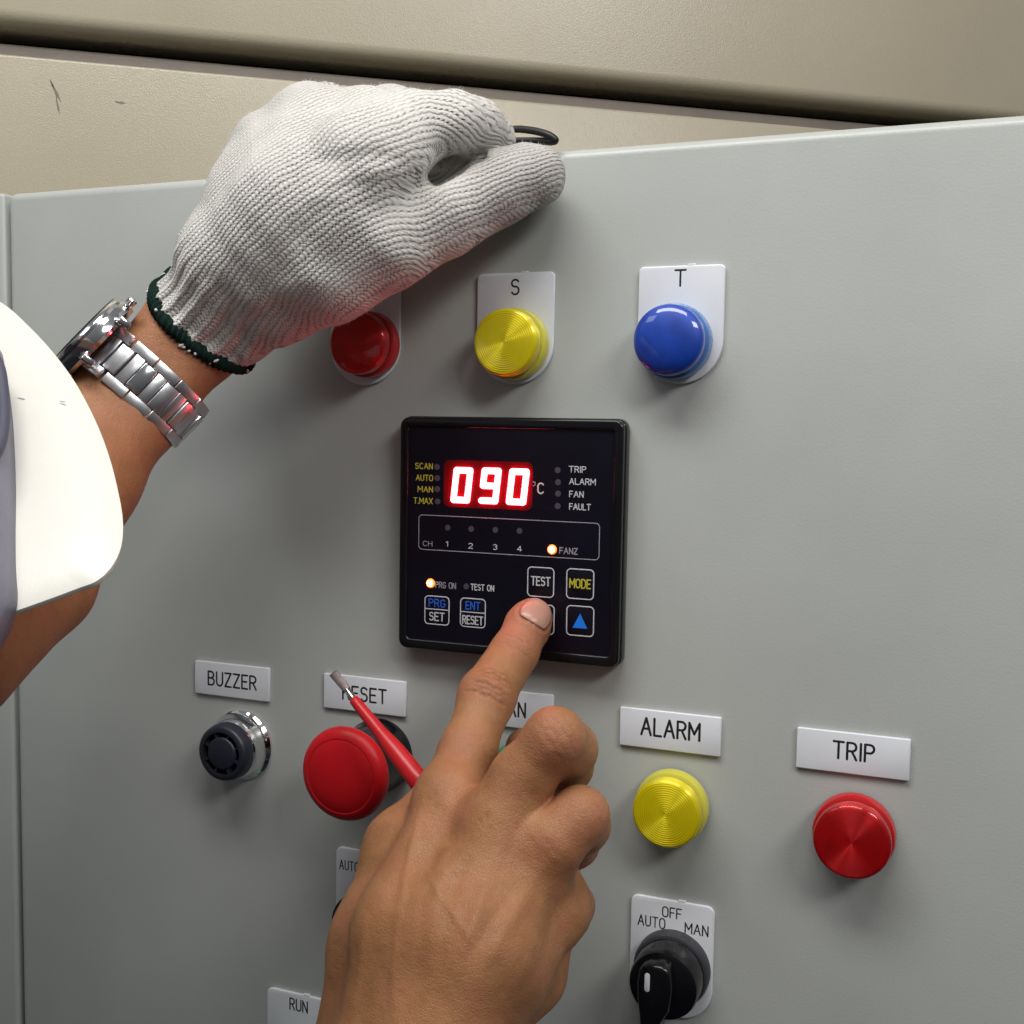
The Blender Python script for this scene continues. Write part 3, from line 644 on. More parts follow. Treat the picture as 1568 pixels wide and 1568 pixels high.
# ================================================================== implicit-surface modelling for hands and glove
class Field:
    def __init__(s, lo, hi, h):
        s.h = h; s.o = np.array(lo, float); s.n = np.ceil((np.array(hi)-s.o)/h).astype(int)+1
        s.ax = [s.o[i] + h*np.arange(s.n[i]) for i in range(3)]
        s.D = np.full(s.n, 30.0, np.float32)
    def sub(s, lo, hi):
        a = np.clip(np.floor((np.array(lo)-s.o)/s.h).astype(int), 0, s.n-1); b = np.clip(np.ceil((np.array(hi)-s.o)/s.h).astype(int)+1, 1, s.n)
        if np.any(b <= a): return None
        return tuple(slice(a[i], b[i]) for i in range(3))
    def cone(s, p, q, ra, rb, k, margin=9):
        p = np.array(p, float); q = np.array(q, float); R = max(ra, rb)+margin+k
        sl = s.sub(np.minimum(p, q)-R, np.maximum(p, q)+R)
        if sl is None: return
        X = s.ax[0][sl[0]][:, None, None].astype(np.float32)-p[0]; Y = s.ax[1][sl[1]][None, :, None].astype(np.float32)-p[1]; Z = s.ax[2][sl[2]][None, None, :].astype(np.float32)-p[2]
        d = q-p; L2 = float(d @ d)+1e-9
        t = np.clip((X*d[0]+Y*d[1]+Z*d[2])/L2, 0, 1).astype(np.float32)
        dist = np.sqrt((X-t*d[0])**2 + (Y-t*d[1])**2 + (Z-t*d[2])**2) - (ra + (rb-ra)*t)
        A = s.D[sl]
        if k > 0:
            hh = np.clip(0.5+0.5*(A-dist)/k, 0, 1); s.D[sl] = A*(1-hh) + dist*hh - k*hh*(1-hh)
        else: s.D[sl] = np.minimum(A, dist)
    def union(s, B, k):
        A = s.D; hh = np.clip(0.5+0.5*(A-B)/k, 0, 1); s.D = A*(1-hh)+B*hh-k*hh*(1-hh)
    def groove(s, p, q, r, k=1.5):
        """carve a rounded valley"""
        p = np.array(p, float); q = np.array(q, float); R = r+6+k
        sl = s.sub(np.minimum(p, q)-R, np.maximum(p, q)+R)
        if sl is None: return
        X = s.ax[0][sl[0]][:, None, None]-p[0]; Y = s.ax[1][sl[1]][None, :, None]-p[1]; Z = s.ax[2][sl[2]][None, None, :]-p[2]
        d = q-p; t = np.clip((X*d[0]+Y*d[1]+Z*d[2])/(d @ d + 1e-9), 0, 1)
        B = -(np.sqrt((X-t*d[0])**2 + (Y-t*d[1])**2 + (Z-t*d[2])**2)-r)
        A = s.D[sl]; hh = np.clip(0.5-0.5*(A-B)/k, 0, 1); s.D[sl] = A*(1-hh)+B*hh+k*hh*(1-hh)
    def sample(s, P):
        g = (np.asarray(P, float)-s.o)/s.h; i = np.clip(np.floor(g).astype(int), 0, s.n-2); f = g-i; r = 0
        for a in (0, 1):
            for b in (0, 1):
                for c in (0, 1):
                    w = (f[..., 0] if a else 1-f[..., 0])*(f[..., 1] if b else 1-f[..., 1])*(f[..., 2] if c else 1-f[..., 2])
                    r = r + w*s.D[i[..., 0]+a, i[..., 1]+b, i[..., 2]+c]
        return r
    def surf(s):
        D = s.D; D[[0, -1]] = 5; D[:, [0, -1]] = 5; D[:, :, [0, -1]] = 5
        neg = D < 0; n = s.n
        cnt = np.zeros(n-1, np.int8)
        for a in (0, 1):
            for b in (0, 1):
                for c in (0, 1): cnt += neg[a:n[0]-1+a, b:n[1]-1+b, c:n[2]-1+c]
        act = np.argwhere((cnt > 0) & (cnt < 8)); idx = np.full(n-1, -1, np.int64); idx[act[:, 0], act[:, 1], act[:, 2]] = np.arange(len(act))
        V = np.zeros((len(act), 3)); W = np.zeros(len(act))
        cr = [(a, b, c) for a in (0, 1) for b in (0, 1) for c in (0, 1)]
        val = {q: D[act[:, 0]+q[0], act[:, 1]+q[1], act[:, 2]+q[2]].astype(float) for q in cr}
        for q in cr:
            for ax in range(3):
                if q[ax]: continue
                q2 = list(q); q2[ax] = 1; q2 = tuple(q2); d0, d1 = val[q], val[q2]
                m = (d0 < 0) != (d1 < 0); t = np.where(m, d0/np.where(m, d0-d1, 1), 0)
                for j in range(3): V[:, j] += np.where(m, q[j] + (t if j == ax else 0), 0)
                W += m
        V = (V/W[:, None] + act)*s.h + s.o
        F = []
        for ax in range(3):
            sl0 = [slice(1, -1)]*3; sl0[ax] = slice(0, -1); sl1 = list(sl0); sl1[ax] = slice(1, None)
            a = neg[tuple(sl0)]; b = neg[tuple(sl1)]
            w = np.argwhere(a != b); 
            off = np.array([0 if k == ax else 1 for k in range(3)]); e = w+off
            i1, i2 = (ax+1) % 3, (ax+2) % 3
            def cell(d1, d2):
                c = e.copy(); c[:, i1] -= d1; c[:, i2] -= d2; return idx[c[:, 0], c[:, 1], c[:, 2]]
            quad = np.stack([cell(1, 1), cell(0, 1), cell(0, 0), cell(1, 0)], 1)
            inside = a[w[:, 0], w[:, 1], w[:, 2]]
            quad[~inside] = quad[~inside][:, ::-1]
            F.append(quad)
        F = np.concatenate(F); F = F[(F >= 0).all(1)]
        return V, F
    def normal(s, V):
        e = s.h*0.8; g = np.stack([s.sample(V+np.eye(3)[i]*e)-s.sample(V-np.eye(3)[i]*e) for i in range(3)], 1)
        return g/(np.linalg.norm(g, axis=1, keepdims=True)+1e-9)
def J(u, v, h, rpx):                          # joint: point and radius in mm
    P = at(u, v, h); return P, rpx/pxmm(P)
def chain(F, js, k):
    js = [J(*q) if not isinstance(q[0], np.ndarray) else q for q in js]
    for a, b in zip(js, js[1:]): F.cone(a[0], b[0], a[1], b[1], k)
    return js
def set_attr(o, name, arr):
    a = o.data.attributes.new(name, 'FLOAT', 'POINT'); a.data.foreach_set('value', np.asarray(arr, np.float32))
def seg_dist(V, p, q):
    d = q-p; t = np.clip(((V-p) @ d)/(d @ d), 0, 1); return np.linalg.norm(V-p-t[:, None]*d, axis=1), t

# ------------------------------------------------------------------ right hand (bare)
LO, HI = (-55, -185, -275), (132, -4, -45); HS = 0.85
PALM = Field(LO, HI, HS)
for js in ([(575, 1640, 122, 72), (622, 1420, 106, 74), (690, 1222, 78, 46)],
           [(625, 1640, 128, 78), (690, 1440, 110, 78), (768, 1262, 90, 47)],
           [(665, 1640, 126, 76), (745, 1450, 110, 72), (815, 1325, 89, 46)],
           [(690, 1640, 118, 66), (775, 1480, 100, 64), (848, 1398, 84, 42)],
           [(545, 1640, 108, 74), (588, 1440, 92, 76), (622, 1300, 76, 58), (668, 1235, 62, 40)],
           [(700, 1620, 98, 58), (806, 1490, 80, 52), (838, 1430, 70, 40)],
           [(575, 1640, 122, 74), (545, 1800, 140, 84)], [(670, 1640, 124, 74), (650, 1800, 142, 84)]):
    chain(PALM, js, 9.0)
chain(PALM, [(792, 1275, 82, 36), (828, 1248, 76, 27)], 6)
chain(PALM, [(835, 1340, 80, 32), (864, 1342, 74, 22)], 6)
chain(PALM, [(690, 1232, 77, 42), (768, 1275, 88, 45), (815, 1335, 87, 42), (846, 1400, 80, 38)], 8)
FING = Field(LO, HI, HS)
def finger(js, k=4.5):
    f = Field(LO, HI, HS); js = chain(f, js, k); FING.union(f.D, 1.1); return js
ix = finger([(690, 1222, 76, 44), (716, 1150, 63, 40.5), (746, 1066, 46, 41.5), (768, 1030, 36, 35), (786, 1000, 28, 34), (808, 958, 18, 32), (815, 946, 15.5, 29)])
md = finger([(766, 1258, 89, 46), (799, 1193, 85, 47), (850, 1130, 84, 44), (871, 1146, 74, 40), (868, 1172, 60, 37), (842, 1188, 50, 34), (806, 1146, 36, 32)])
rg = finger([(815, 1325, 86, 45), (850, 1286, 89, 44), (888, 1249, 84, 41), (893, 1264, 70, 38), (880, 1290, 55, 33), (850, 1330, 38, 28)])
lt = finger([(848, 1398, 82, 40), (868, 1385, 76, 32), (876, 1386, 66, 31), (872, 1405, 48, 28), (845, 1445, 34, 25)])
th = finger([(668, 1240, 60, 38), (700, 1205, 50, 35), (735, 1190, 44, 30)])
PALM.union(FING.D, 8.0)
# knuckle bumps and tendon ridges
for js, r in ((ix, 9.6), (lt, 8.6)):
    P = js[0][0] + np.array([0.0, -1.5, 0]); PALM.cone(P, P+np.array([0.1, 0, 0]), js[0][1]*1.02, js[0][1]*1.02, 5)
V, Fq = PALM.surf(); N = PALM.normal(V)
crease = np.zeros(len(V)); red = np.zeros(len(V)); disp = np.zeros(len(V))
def bend_marks(js, i, wdt, spacing, count, amp, spread=1.0, curve=0.25):
    """skin folds across a knuckle: arcs perpendicular to the finger, on its back"""
    P = js[i][0]; ax = js[i+1][0]-js[i-1][0]; ax = ax/np.linalg.norm(ax)
    tocam = CAM-P; tocam -= ax*(tocam @ ax); tocam /= np.linalg.norm(tocam); sd = np.cross(ax, tocam)
    global crease, disp
    Q = V-P; a = Q @ ax; s_ = Q @ sd; b = Q @ tocam
    near = (np.abs(a) < 16) & (np.linalg.norm(Q, axis=1) < js[i][1]*1.9) & (b > -2)
    for k in range(count):
        off = (k-(count-1)/2)*spacing
        bow = off*0.0 + np.sign(off+1e-6)*curve*(js[i][1]*0.35)*(1-(s_/js[i][1])**2)*min(1, abs(off)/2+0.2)
        wig = 0.35*np.sin(s_*1.1+k*2.1) + 0.2*np.sin(s_*2.7+k)
        g = np.exp(-((a-off-bow-wig)/wdt)**2) * np.exp(-(s_/(js[i][1]*0.75*spread))**4) * near
        g = g*(0.6+0.4*np.sin(k*1.7+1.2)**2)
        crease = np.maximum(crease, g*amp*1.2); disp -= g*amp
bend_marks(ix, 2, 0.5, 1.9, 6, 0.8)
bend_marks(ix, 4, 0.45, 1.6, 4, 0.4)
bend_marks(rg, 1, 0.6, 2.2, 2, 0.15)
bend_marks(md, 2, 0.55, 2.2, 4, 0.28)
bend_marks(rg, 2, 0.5, 2.0, 3, 0.22)
for js, i, rad_, amt in ((ix, 2, 9, .35), (ix, 5, 11, .75), (ix, 6, 10, .55), (md, 2, 12, .45), (rg, 2, 12, .35), (lt, 0, 9, .3), (ix, 0, 10, .35), (md, 0, 10, .25)):
    red = np.maximum(red, amt*np.exp(-(np.linalg.norm(V-js[i][0]-np.array([0, -js[i][1], 0]), axis=1)/rad_)**2))
# tendons, veins and soft unevenness on the back of the hand
def line_on(u0, v0, u1, v1, h0, h1, width, amp):
    global disp
    d, t = seg_dist(V, at(u0, v0, h0), at(u1, v1, h1)); 
    view = (V-CAM); 
    # distance measured across the line of sight
    A, B = at(u0, v0, h0), at(u1, v1, h1)
    vn = (A-CAM)/np.linalg.norm(A-CAM); P = V-A; P = P-np.outer(P @ vn, vn); dd = B-A; dd = dd-vn*(dd @ vn)
    t = np.clip((P @ dd)/(dd @ dd), 0, 1); dist = np.linalg.norm(P-t[:, None]*dd, axis=1)
    disp = disp + amp*np.exp(-(dist/width)**2)*np.sin(np.pi*np.clip(t*0.9+0.05, 0, 1))**0.7*(N @ (-vn) > 0.1)
line_on(690, 1240, 655, 1500, 85, 130, 2.6, 0.75)
line_on(768, 1285, 690, 1520, 95, 135, 2.6, 0.8)
line_on(818, 1345, 720, 1520, 95, 135, 2.4, 0.6)
line_on(725, 1300, 672, 1400, 95, 120, 2.2, -0.7)
line_on(790, 1360, 715, 1470, 100, 125, 2.2, -0.8)
line_on(640, 1250, 610, 1400, 95, 125, 1.2, 0.6)
line_on(655, 1340, 720, 1440, 105, 130, 1.0, 0.4)
line_on(720, 1330, 655, 1340, 105, 115, 0.9, 0.35)
line_on(560, 1400, 545, 1540, 100, 120, 1.2, 0.35)
line_on(610, 1400, 600, 1540, 110, 135, 1.3, 0.4)
line_on(740, 1380, 700, 1470, 110, 130, 1.1, 0.35)
line_on(700, 1180, 690, 1230, 80, 90, 1.6, -0.3)
for (kx, ky, kz, ph, am) in ((.11, .13, .09, 0, .3), (.23, .17, .21, 1.3, .18), (.41, .37, .45, 2.4, .09), (.8, .7, .75, .4, .04)):
    disp += am*np.sin(V[:, 0]*kx+ph)*np.sin(V[:, 2]*kz+ph*2)*np.cos(V[:, 1]*ky)
# MCP dimples
for js in (ix, md):
    P = js[0][0]+np.array([0, -js[0][1]*0.9, 3]); 
    for k, (dx_, dz_) in enumerate(((-2, 1), (1.5, -0.5), (0, 2.6))):
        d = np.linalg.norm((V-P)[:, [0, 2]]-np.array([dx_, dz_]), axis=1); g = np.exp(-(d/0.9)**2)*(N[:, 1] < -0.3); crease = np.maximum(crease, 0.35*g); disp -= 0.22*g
# nail bed groove
tip0, tip1 = ix[4][0], ix[6][0]; axn = (tip1-tip0)/np.linalg.norm(tip1-tip0)
vv = CAM-tip1; vv = vv/np.linalg.norm(vv); vv = vv + RM[:, 0]*0.14 + RM[:, 2]*0.05; vv -= axn*(vv @ axn); vv /= np.linalg.norm(vv); sdn = np.cross(axn, vv)
NC = tip0 + (tip1-tip0)*0.90
def nail_pt(a, b):            # a across -1..1, b along -1..1 
    al = a*math.radians(47); c = NC + axn*(b*6.0 + 0.7)
    dr = vv*math.cos(al) + sdn*math.sin(al)
    if b > 0.2: dr = dr + axn*(b-0.2)*0.45; dr = dr/np.linalg.norm(dr)
    lo_, hi_ = 2.0, 16.0
    for _ in range(16):
        m_ = (lo_+hi_)/2
        if PALM.sample(c+dr*m_) < 0: lo_ = m_
        else: hi_ = m_
    return c+dr*lo_, dr
ring = [nail_pt(*q)[0] for q in ([(math.copysign(abs(math.cos(t))**0.55, math.cos(t)), math.copysign(abs(math.sin(t))**0.6, math.sin(t))) for t in np.linspace(0, 2*math.pi, 60, endpoint=False)])]
RA = np.array(ring)
ncl = np.where(np.linalg.norm(V-NC, axis=1) < 22)[0]
dmin = np.min(np.linalg.norm(V[ncl][:, None, :]-RA[None], axis=2), axis=1)
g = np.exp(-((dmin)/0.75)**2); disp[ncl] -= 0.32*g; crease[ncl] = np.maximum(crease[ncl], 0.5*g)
cen = np.linalg.norm(V[ncl]-RA.mean(0), axis=1)
gf = np.exp(-((dmin-1.3)/1.0)**2)*(cen > np.linalg.norm(RA-RA.mean(0), axis=1).min()); disp[ncl] += 0.28*gf
V2 = V + N*disp[:, None]
rh = npmesh('person', V2, Fq, M['skin']); set_attr(rh, 'crease', np.clip(crease, 0, 1)); set_attr(rh, 'red', np.clip(red, 0, 1))
tag(rh, 'bare right hand with its index finger pressing a key of the black controller', 'person')
NV = []; NF = []; na, nb_ = 14, 16
for j in range(nb_+1):
    for i in range(na+1):
        a_, b_ = -1+2*i/na, -1+2*j/nb_
        # squircle mapping keeps the corners round
        aa = a_*math.sqrt(max(0, 1-0.42*b_*b_*(1 if b_ < 0 else 1.0))); bb = b_*math.sqrt(max(0, 1-0.30*a_*a_))
        P, dr = nail_pt(aa*0.97, bb*0.97); edge = max(abs(a_), abs(b_))
        NV.append(P + dr*(0.05 + 0.32*(1-edge**4)))
for j in range(nb_):
    for i in range(na): NF.append((j*(na+1)+i, j*(na+1)+i+1, (j+1)*(na+1)+i+1, (j+1)*(na+1)+i))
nail = mesh('fingernail', NV, NF, M['nail'], rh, True); sm = nail.modifiers.new('thick', 'SOLIDIFY'); sm.thickness = 0.0007; sm.offset = 0
del FING

# ------------------------------------------------------------------ screwdriver held behind the palm
sd = empty('screwdriver', at(600, 1130, 50))
O_ = np.array(at(600, 1130, 50))
A0, A1, A2, A3, A4 = at(510, 1030, 40), at(528, 1052, 43), at(541, 1070, 45), at(637, 1190, 58), at(700, 1262, 64)
dr = (A3-A0)/np.linalg.norm(A3-A0)
side = np.cross(dr, CAM-A0); side /= np.linalg.norm(side); nrm = np.cross(side, dr)
def sub(Ps): return [np.array(p)-O_ for p in Ps]
V_ = []
for p, w, t in ((A0, 1.75, 0.3), (A0+dr*1.0, 1.8, 0.45), (A1-dr*1.0, 1.7, 0.9), (A1+dr*2.0, 1.25, 1.2)):
    for a, b in ((-w, -t), (w, -t), (w, t), (-w, t)): V_.append(p + side*a + nrm*b - O_)
F_ = [(3, 2, 1, 0), (12, 13, 14, 15)] + [(i*4+k, i*4+(k+1) % 4, (i+1)*4+(k+1) % 4, (i+1)*4+k) for i in range(3) for k in range(4)]
bevel(mesh('blade', V_, F_, M['blade'], sd), 0.12, 2)
tube('shaft', sub([A1+dr*0.5, A1+dr*2, A2, A2+dr*3]), [1.0, 1.3, 1.3, 1.3], M['steel2'], sd, 20)
sl_ = []; rr_ = []
for t, r in ((0, 1.7), (0.015, 2.3), (0.05, 2.45), (0.35, 2.9), (0.46, 3.1), (0.58, 3.9), (0.70, 4.3), (1.0, 4.6), (1.25, 4.8)):
    sl_.append(A2 + (A3-A2)*t - O_); rr_.append(r*0.86)
tube('insulating_sleeve', sl_, rr_, M['redsleeve'], sd, 28)
tag(sd, 'small flat blade screwdriver with a red sleeve, held under the bare hand', 'screwdriver')

# ------------------------------------------------------------------ left arm
ARM = Field((-330, -260, -190), (-45, -2, 70), 1.3)
axis_pts = [(372, 425, 42), (300, 508, 48), (200, 612, 66), (125, 725, 90), (40, 880, 125), (-90, 1000, 165)]
adir = at(200, 612, 66)-at(300, 508, 48); adir /= np.linalg.norm(adir)
def arm_frame(P):
    v = CAM-P; v /= np.linalg.norm(v); e1 = np.cross(adir, v); e1 /= np.linalg.norm(e1); e2 = np.cross(e1, adir)
    if e2 @ v < 0: e2 = -e2
    if e1[2] > 0: e1 = -e1                     # e1 points down-right
    return e1, e2
ARM_JS = []
for sgn in (-1, 1):
    js = []
    for (u, v, h), r, off in zip(axis_pts, (44, 50, 58, 66, 80, 100), (22, 24, 24, 20, 20, 20)):
        P, rm = J(u, v, h, r); e1, e2 = arm_frame(P); js.append((P + e1*sgn*off/pxmm(P), rm))
    chain(ARM, js, 8); ARM_JS.append(js)
V, Fq = ARM.surf(); N = ARM.normal(V)
d_ = 0
for (kx, ky, kz, ph, am) in ((.09, .12, .10, 0, .35), (.23, .19, .2, 1.1, .15)):
    d_ = d_ + am*np.sin(V[:, 0]*kx+ph)*np.sin(V[:, 2]*kz+ph*2)*np.cos(V[:, 1]*ky)
la = npmesh('person', V+N*np.asarray(d_)[:, None], Fq, M['skin']); set_attr(la, 'crease', np.zeros(len(V))); set_attr(la, 'red', np.zeros(len(V))+0.12)
tag(la, 'left forearm with a white knitted work glove gripping the top edge of the door', 'person')

# ------------------------------------------------------------------ glove
GL = Field((-205, -100, -30), (98, 75, 145), 1.1)
CUFF = at(311, 488, 46)
for js in ([(283, 474, 40, 44), (366, 352, 42, 58), (420, 240, 42, 64), (480, 200, 40, 62), (600, 196, 40, 56)],
           [(312, 495, 48, 62), (360, 400, 52, 82), (450, 320, 58, 92), (560, 250, 54, 76), (600, 230, 50, 70)],
           [(360, 515, 44, 42), (420, 440, 50, 62), (500, 405, 50, 84), (575, 365, 46, 84)],
           [(352, 388, 45, 62), (402, 305, 48, 76), (470, 250, 50, 80)],
           [(385, 512, 44, 34), (430, 478, 47, 42), (500, 440, 48, 50)],
           [(350, 450, 50, 66), (420, 380, 55, 84), (520, 330, 55, 84)]):
    chain(GL, js, 7)
FG = Field((-205, -100, -30), (98, 75, 145), 1.1)
def gf_(js, k=3.5): 
    f = Field((-205, -100, -30), (98, 75, 145), 1.1); js = chain(f, js, k); FG.union(f.D, 1.2); return js
gi = gf_([(590, 215, 40, 60), (648, 196, 40, 52), (695, 188, 36, 46), (728, 195, 26, 43), (745, 214, 12, 41), (747, 228, 2, 38)])
gm = gf_([(560, 190, 36, 56), (600, 182, 15, 48), (630, 185, -8, 44), (650, 215, -30, 40), (652, 265, -36, 36)])
gr_ = gf_([(470, 195, 36, 60), (500, 180, 10, 48), (520, 188, -12, 44), (535, 220, -32, 38), (540, 270, -36, 34)])
gl_ = gf_([(425, 232, 34, 56), (440, 212, 8, 44), (435, 215, -14, 40), (445, 245, -32, 36)])
gt = gf_([(500, 400, 48, 80), (590, 365, 44, 74), (680, 326, 33, 63), (765, 288, 22, 55), (812, 270, 16, 48), (824, 268, 15.5, 42)])
GL.union(FG.D, 4.0); del FG
# web fold between thumb and index
chain(GL, [(575, 235, 56, 45), (622, 268, 42, 26), (640, 283, 36, 15)], 5)
chain(GL, [(640, 300, 24, 44), (700, 266, 15, 42), (748, 242, 8, 36)], 3)
for (ua, va, ub, vb, rp) in ((668, 272, 700, 252, 15), (700, 252, 738, 240, 9)):
    for h_ in range(62, 28, -4):
        pa, pb = at(ua, va, h_), at(ub, vb, h_); GL.groove(pa, pb, rp/pxmm(pa), 2.0)
for js in ARM_JS: chain(GL, [(P, r+2.4) for P, r in js[:3]], 5)
# trim at the cuff plane
cn = -(at(430, 345, 52)-CUFF); cn /= np.linalg.norm(cn)
gx, gy, gz = [a.astype(np.float32) for a in GL.ax]
GL.D = np.maximum(GL.D, (gx[:, None, None]-CUFF[0])*cn[0] + (gy[None, :, None]-CUFF[1])*cn[1] + (gz[None, None, :]-CUFF[2])*cn[2])
V, Fq = GL.surf(); N = GL.normal(V)
# knit directions: blended frames in the door's plane
VX = V[:, [0, 2]]
def p2(u, v, h): P = at(u, v, h); return np.array([P[0], P[2]])
wsum = 0; ssum = 0; tsum = 0
def add_frame(s_, t_, w_):
    global wsum, ssum, tsum
    wsum = wsum+w_; ssum = ssum+w_*s_; tsum = tsum+w_*t_
a0, a1 = p2(311, 488, 46), p2(600, 225, 48); ax_ = (a1-a0)/np.linalg.norm(a1-a0); an = np.array([-ax_[1], ax_[0]])
s_p = (VX-a0) @ ax_; t_p = (VX-a0) @ an
t_p = 42*np.arcsin(np.clip(t_p/48, -0.98, 0.98))
dist_i = np.minimum.reduce([seg_dist(V, gi[i][0], gi[i+1][0])[0]-gi[i][1] for i in range(1, 5)])
dist_t = np.minimum.reduce([seg_dist(V, gt[i][0], gt[i+1][0])[0]-gt[i][1] for i in range(1, 5)])
cc = p2(692, 262, 30); rel = VX-cc; rad_c = np.linalg.norm(rel, axis=1); ang = np.arctan2(rel[:, 1], rel[:, 0])
start = p2(600, 222, 44); Lp = np.linalg.norm(a1-a0)
t_c = rad_c - np.linalg.norm(start-cc) + 42*math.asin(max(-.98, min(.98, ((start-a0) @ an)/48)))
a_st = math.atan2(*(start-cc)[::-1]); s_c = Lp + (a_st-ang)*np.linalg.norm(start-cc)*0.8
t0, t1 = p2(570, 372, 46), p2(815, 272, 16); tx = (t1-t0)/np.linalg.norm(t1-t0); tn = np.array([-tx[1], tx[0]])
rt = np.interp((VX-t0) @ tx, [0, 75], [21, 13]); tpp = (VX-t0) @ tn
base_t = 42*math.asin(max(-.98, min(.98, ((t0-a0) @ an)/48)))
t_t = base_t + 17*np.arcsin(np.clip(tpp/(rt*1.12), -0.99, 0.99)); s_t = (t0-a0) @ ax_ + (VX-t0) @ tx
wi = np.clip(1-dist_i/9, 0, 1)**2*np.clip(((VX-start) @ np.array([1, 0]))/16+0.5, 0, 1); wt = np.clip(1-dist_t/9, 0, 1)**2*np.clip(((VX-t0) @ tx)/25+0.35, 0, 1)
add_frame(s_p, t_p, np.clip(1.02-wi-wt, 0.0, 1)+0.02); add_frame(s_c, t_c, wi); add_frame(s_t, t_t, wt)
ks, kt = ssum/wsum, tsum/wsum
ribm = np.clip(1-(s_p-4)/26, 0, 1); disp = 0.75*np.sin(kt*2*np.pi/6.2)*ribm
# soft slack folds in the cloth
fold = 0
for (u0, v0, u1, v1, w_, am) in ((560, 300, 630, 275, 2.6, .8), (545, 270, 620, 255, 2.6, -.7), (540, 325, 640, 300, 3.2, .7), (420, 470, 520, 440, 4, .7),
                                 (620, 400, 700, 355, 4, .6), (640, 380, 720, 330, 3, -.4), (470, 250, 560, 215, 5, .6)):
    A, B = p2(u0, v0, 50), p2(u1, v1, 50); dd = B-A; t = np.clip(((VX-A) @ dd)/(dd @ dd), 0, 1); q = np.linalg.norm(VX-A-t[:, None]*dd, axis=1)
    disp = disp + am*np.exp(-(q/w_)**2)*(N[:, 1] < 0.3)
disp += 0.35*np.sin(V[:, 0]*.16+V[:, 2]*.07)*np.sin(V[:, 2]*.14) + 0.2*np.sin(V[:, 0]*.37+1)*np.sin(V[:, 2]*.33)
V2 = V+N*disp[:, None]
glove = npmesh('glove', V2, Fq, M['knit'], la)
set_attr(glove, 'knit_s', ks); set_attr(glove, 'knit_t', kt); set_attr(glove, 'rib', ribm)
tipd = np.linalg.norm(V-gt[-1][0], axis=1); darkening = np.clip(1-(tipd-8)/30, 0, 1)*1.1  # dirt round the thumb tip
low = np.clip((-(t_p)-26)/18, 0, 1)*0.25  # slight extra darkening along the glove's lower side
set_attr(glove, 'darkening', np.clip(darkening+low, 0, 1))
glove['label'] = 'white knitted cotton glove with a dark green overlocked cuff'
# stray cotton fibres all over the cloth
sel = np.random.choice(len(V), 9000, replace=False); FV = []; FF = []
for i in sel:
    if V[i, 1] > 12 or (V2[i]-CUFF) @ cn > -3: continue
    p = V2[i]; n_ = N[i]; r1 = np.random.randn(3); r1 -= n_*(r1 @ n_); r1 /= np.linalg.norm(r1)+1e-6; L = random.uniform(0.7, 2.0)
    w3 = np.cross(n_, r1)*0.045; b0 = len(FV)
    q1 = p + (n_*0.55+r1*0.5)*L*0.5; q2 = p + (n_*random.uniform(.3, .9)+r1*1.0)*L
    FV += [p-w3, p+w3, q1+w3, q1-w3, q2]; FF += [(b0, b0+1, b0+2, b0+3), (b0+3, b0+2, b0+4)]
fz_ = mesh('cotton_fuzz', FV, FF, M['thread'], glove); fz_['kind'] = 'stuff'
# overlocked cuff edge: follow the trimmed outline
e1c = np.cross(cn, CAM-CUFF); e1c /= np.linalg.norm(e1c); e2c = np.cross(e1c, cn)
loop = []
cb = CUFF - cn*1.4
for a in np.linspace(0, 2*math.pi, 120, endpoint=False):
    d = e1c*math.cos(a)+e2c*math.sin(a); lo_, hi_ = 2.0, 60.0
    for _ in range(18):
        m_ = (lo_+hi_)/2
        if GL.sample(cb+d*m_) < 0: lo_ = m_
        else: hi_ = m_
    l2, h2 = 2.0, 60.0
    for _ in range(18):
        m_ = (l2+h2)/2
        if ARM.sample(cb+d*m_) < 0: l2 = m_
        else: h2 = m_
    loop.append((cb+d*max(lo_, l2+0.8), d))
CV = []; CF = []; nn = 12
TW = 480
for k in range(TW):
    f = k/TW*120; i0 = int(f) % 120; i1 = (i0+1) % 120; w_ = f-int(f)
    p = loop[i0][0]*(1-w_)+loop[i1][0]*w_; d = loop[i0][1]*(1-w_)+loop[i1][1]*w_
    for q in range(nn):
        a = 2*math.pi*q/nn
        r = 2.75 + 0.35*math.sin(k*2*math.pi/8 + 2*a) + 0.18*math.sin(k*0.9+q)
        CV.append(p + cn*(2.0 + r*1.05*math.cos(a)) + d*(-0.6 + r*0.95*math.sin(a)))
for k in range(TW):
    for q in range(nn): CF.append((k*nn+q, k*nn+(q+1) % nn, ((k+1) % TW)*nn+(q+1) % nn, ((k+1) % TW)*nn+q))
cuffo = mesh('cuff_edging', CV, CF, M['cuff'], glove, True)
bmq = bmesh.new(); bmq.from_mesh(cuffo.data); bmesh.ops.recalc_face_normals(bmq, faces=bmq.faces); bmq.to_mesh(cuffo.data); bmq.free()
# white stitches peeping through the edging
SV = []; SF = []
rs = random.Random(3)
for k in range(120):
    if rs.random() > 0.30: continue
    p, d = loop[k]; c = p + cn*(2.0+rs.uniform(-1.6, 2.6)) + d*1.7; L = rs.uniform(0.6, 1.4); R_ = rs.uniform(0.45, 0.8); b0 = len(SV)
    tdir = np.cross(cn, d); ax3 = cn*rs.uniform(.5, 1)+tdir*rs.uniform(-.7, .7); ax3 /= np.linalg.norm(ax3); bx = np.cross(ax3, d)
    for i in range(5):
        th_ = math.pi*i/4
        for j in range(6):
            ph = 2*math.pi*j/6; SV.append(c + ax3*L*math.cos(th_) + (bx*math.cos(ph)+d*math.sin(ph))*R_*math.sin(th_))
    for i in range(4):
        for j in range(6): SF.append((b0+i*6+j, b0+i*6+(j+1) % 6, b0+(i+1)*6+(j+1) % 6, b0+(i+1)*6+j))
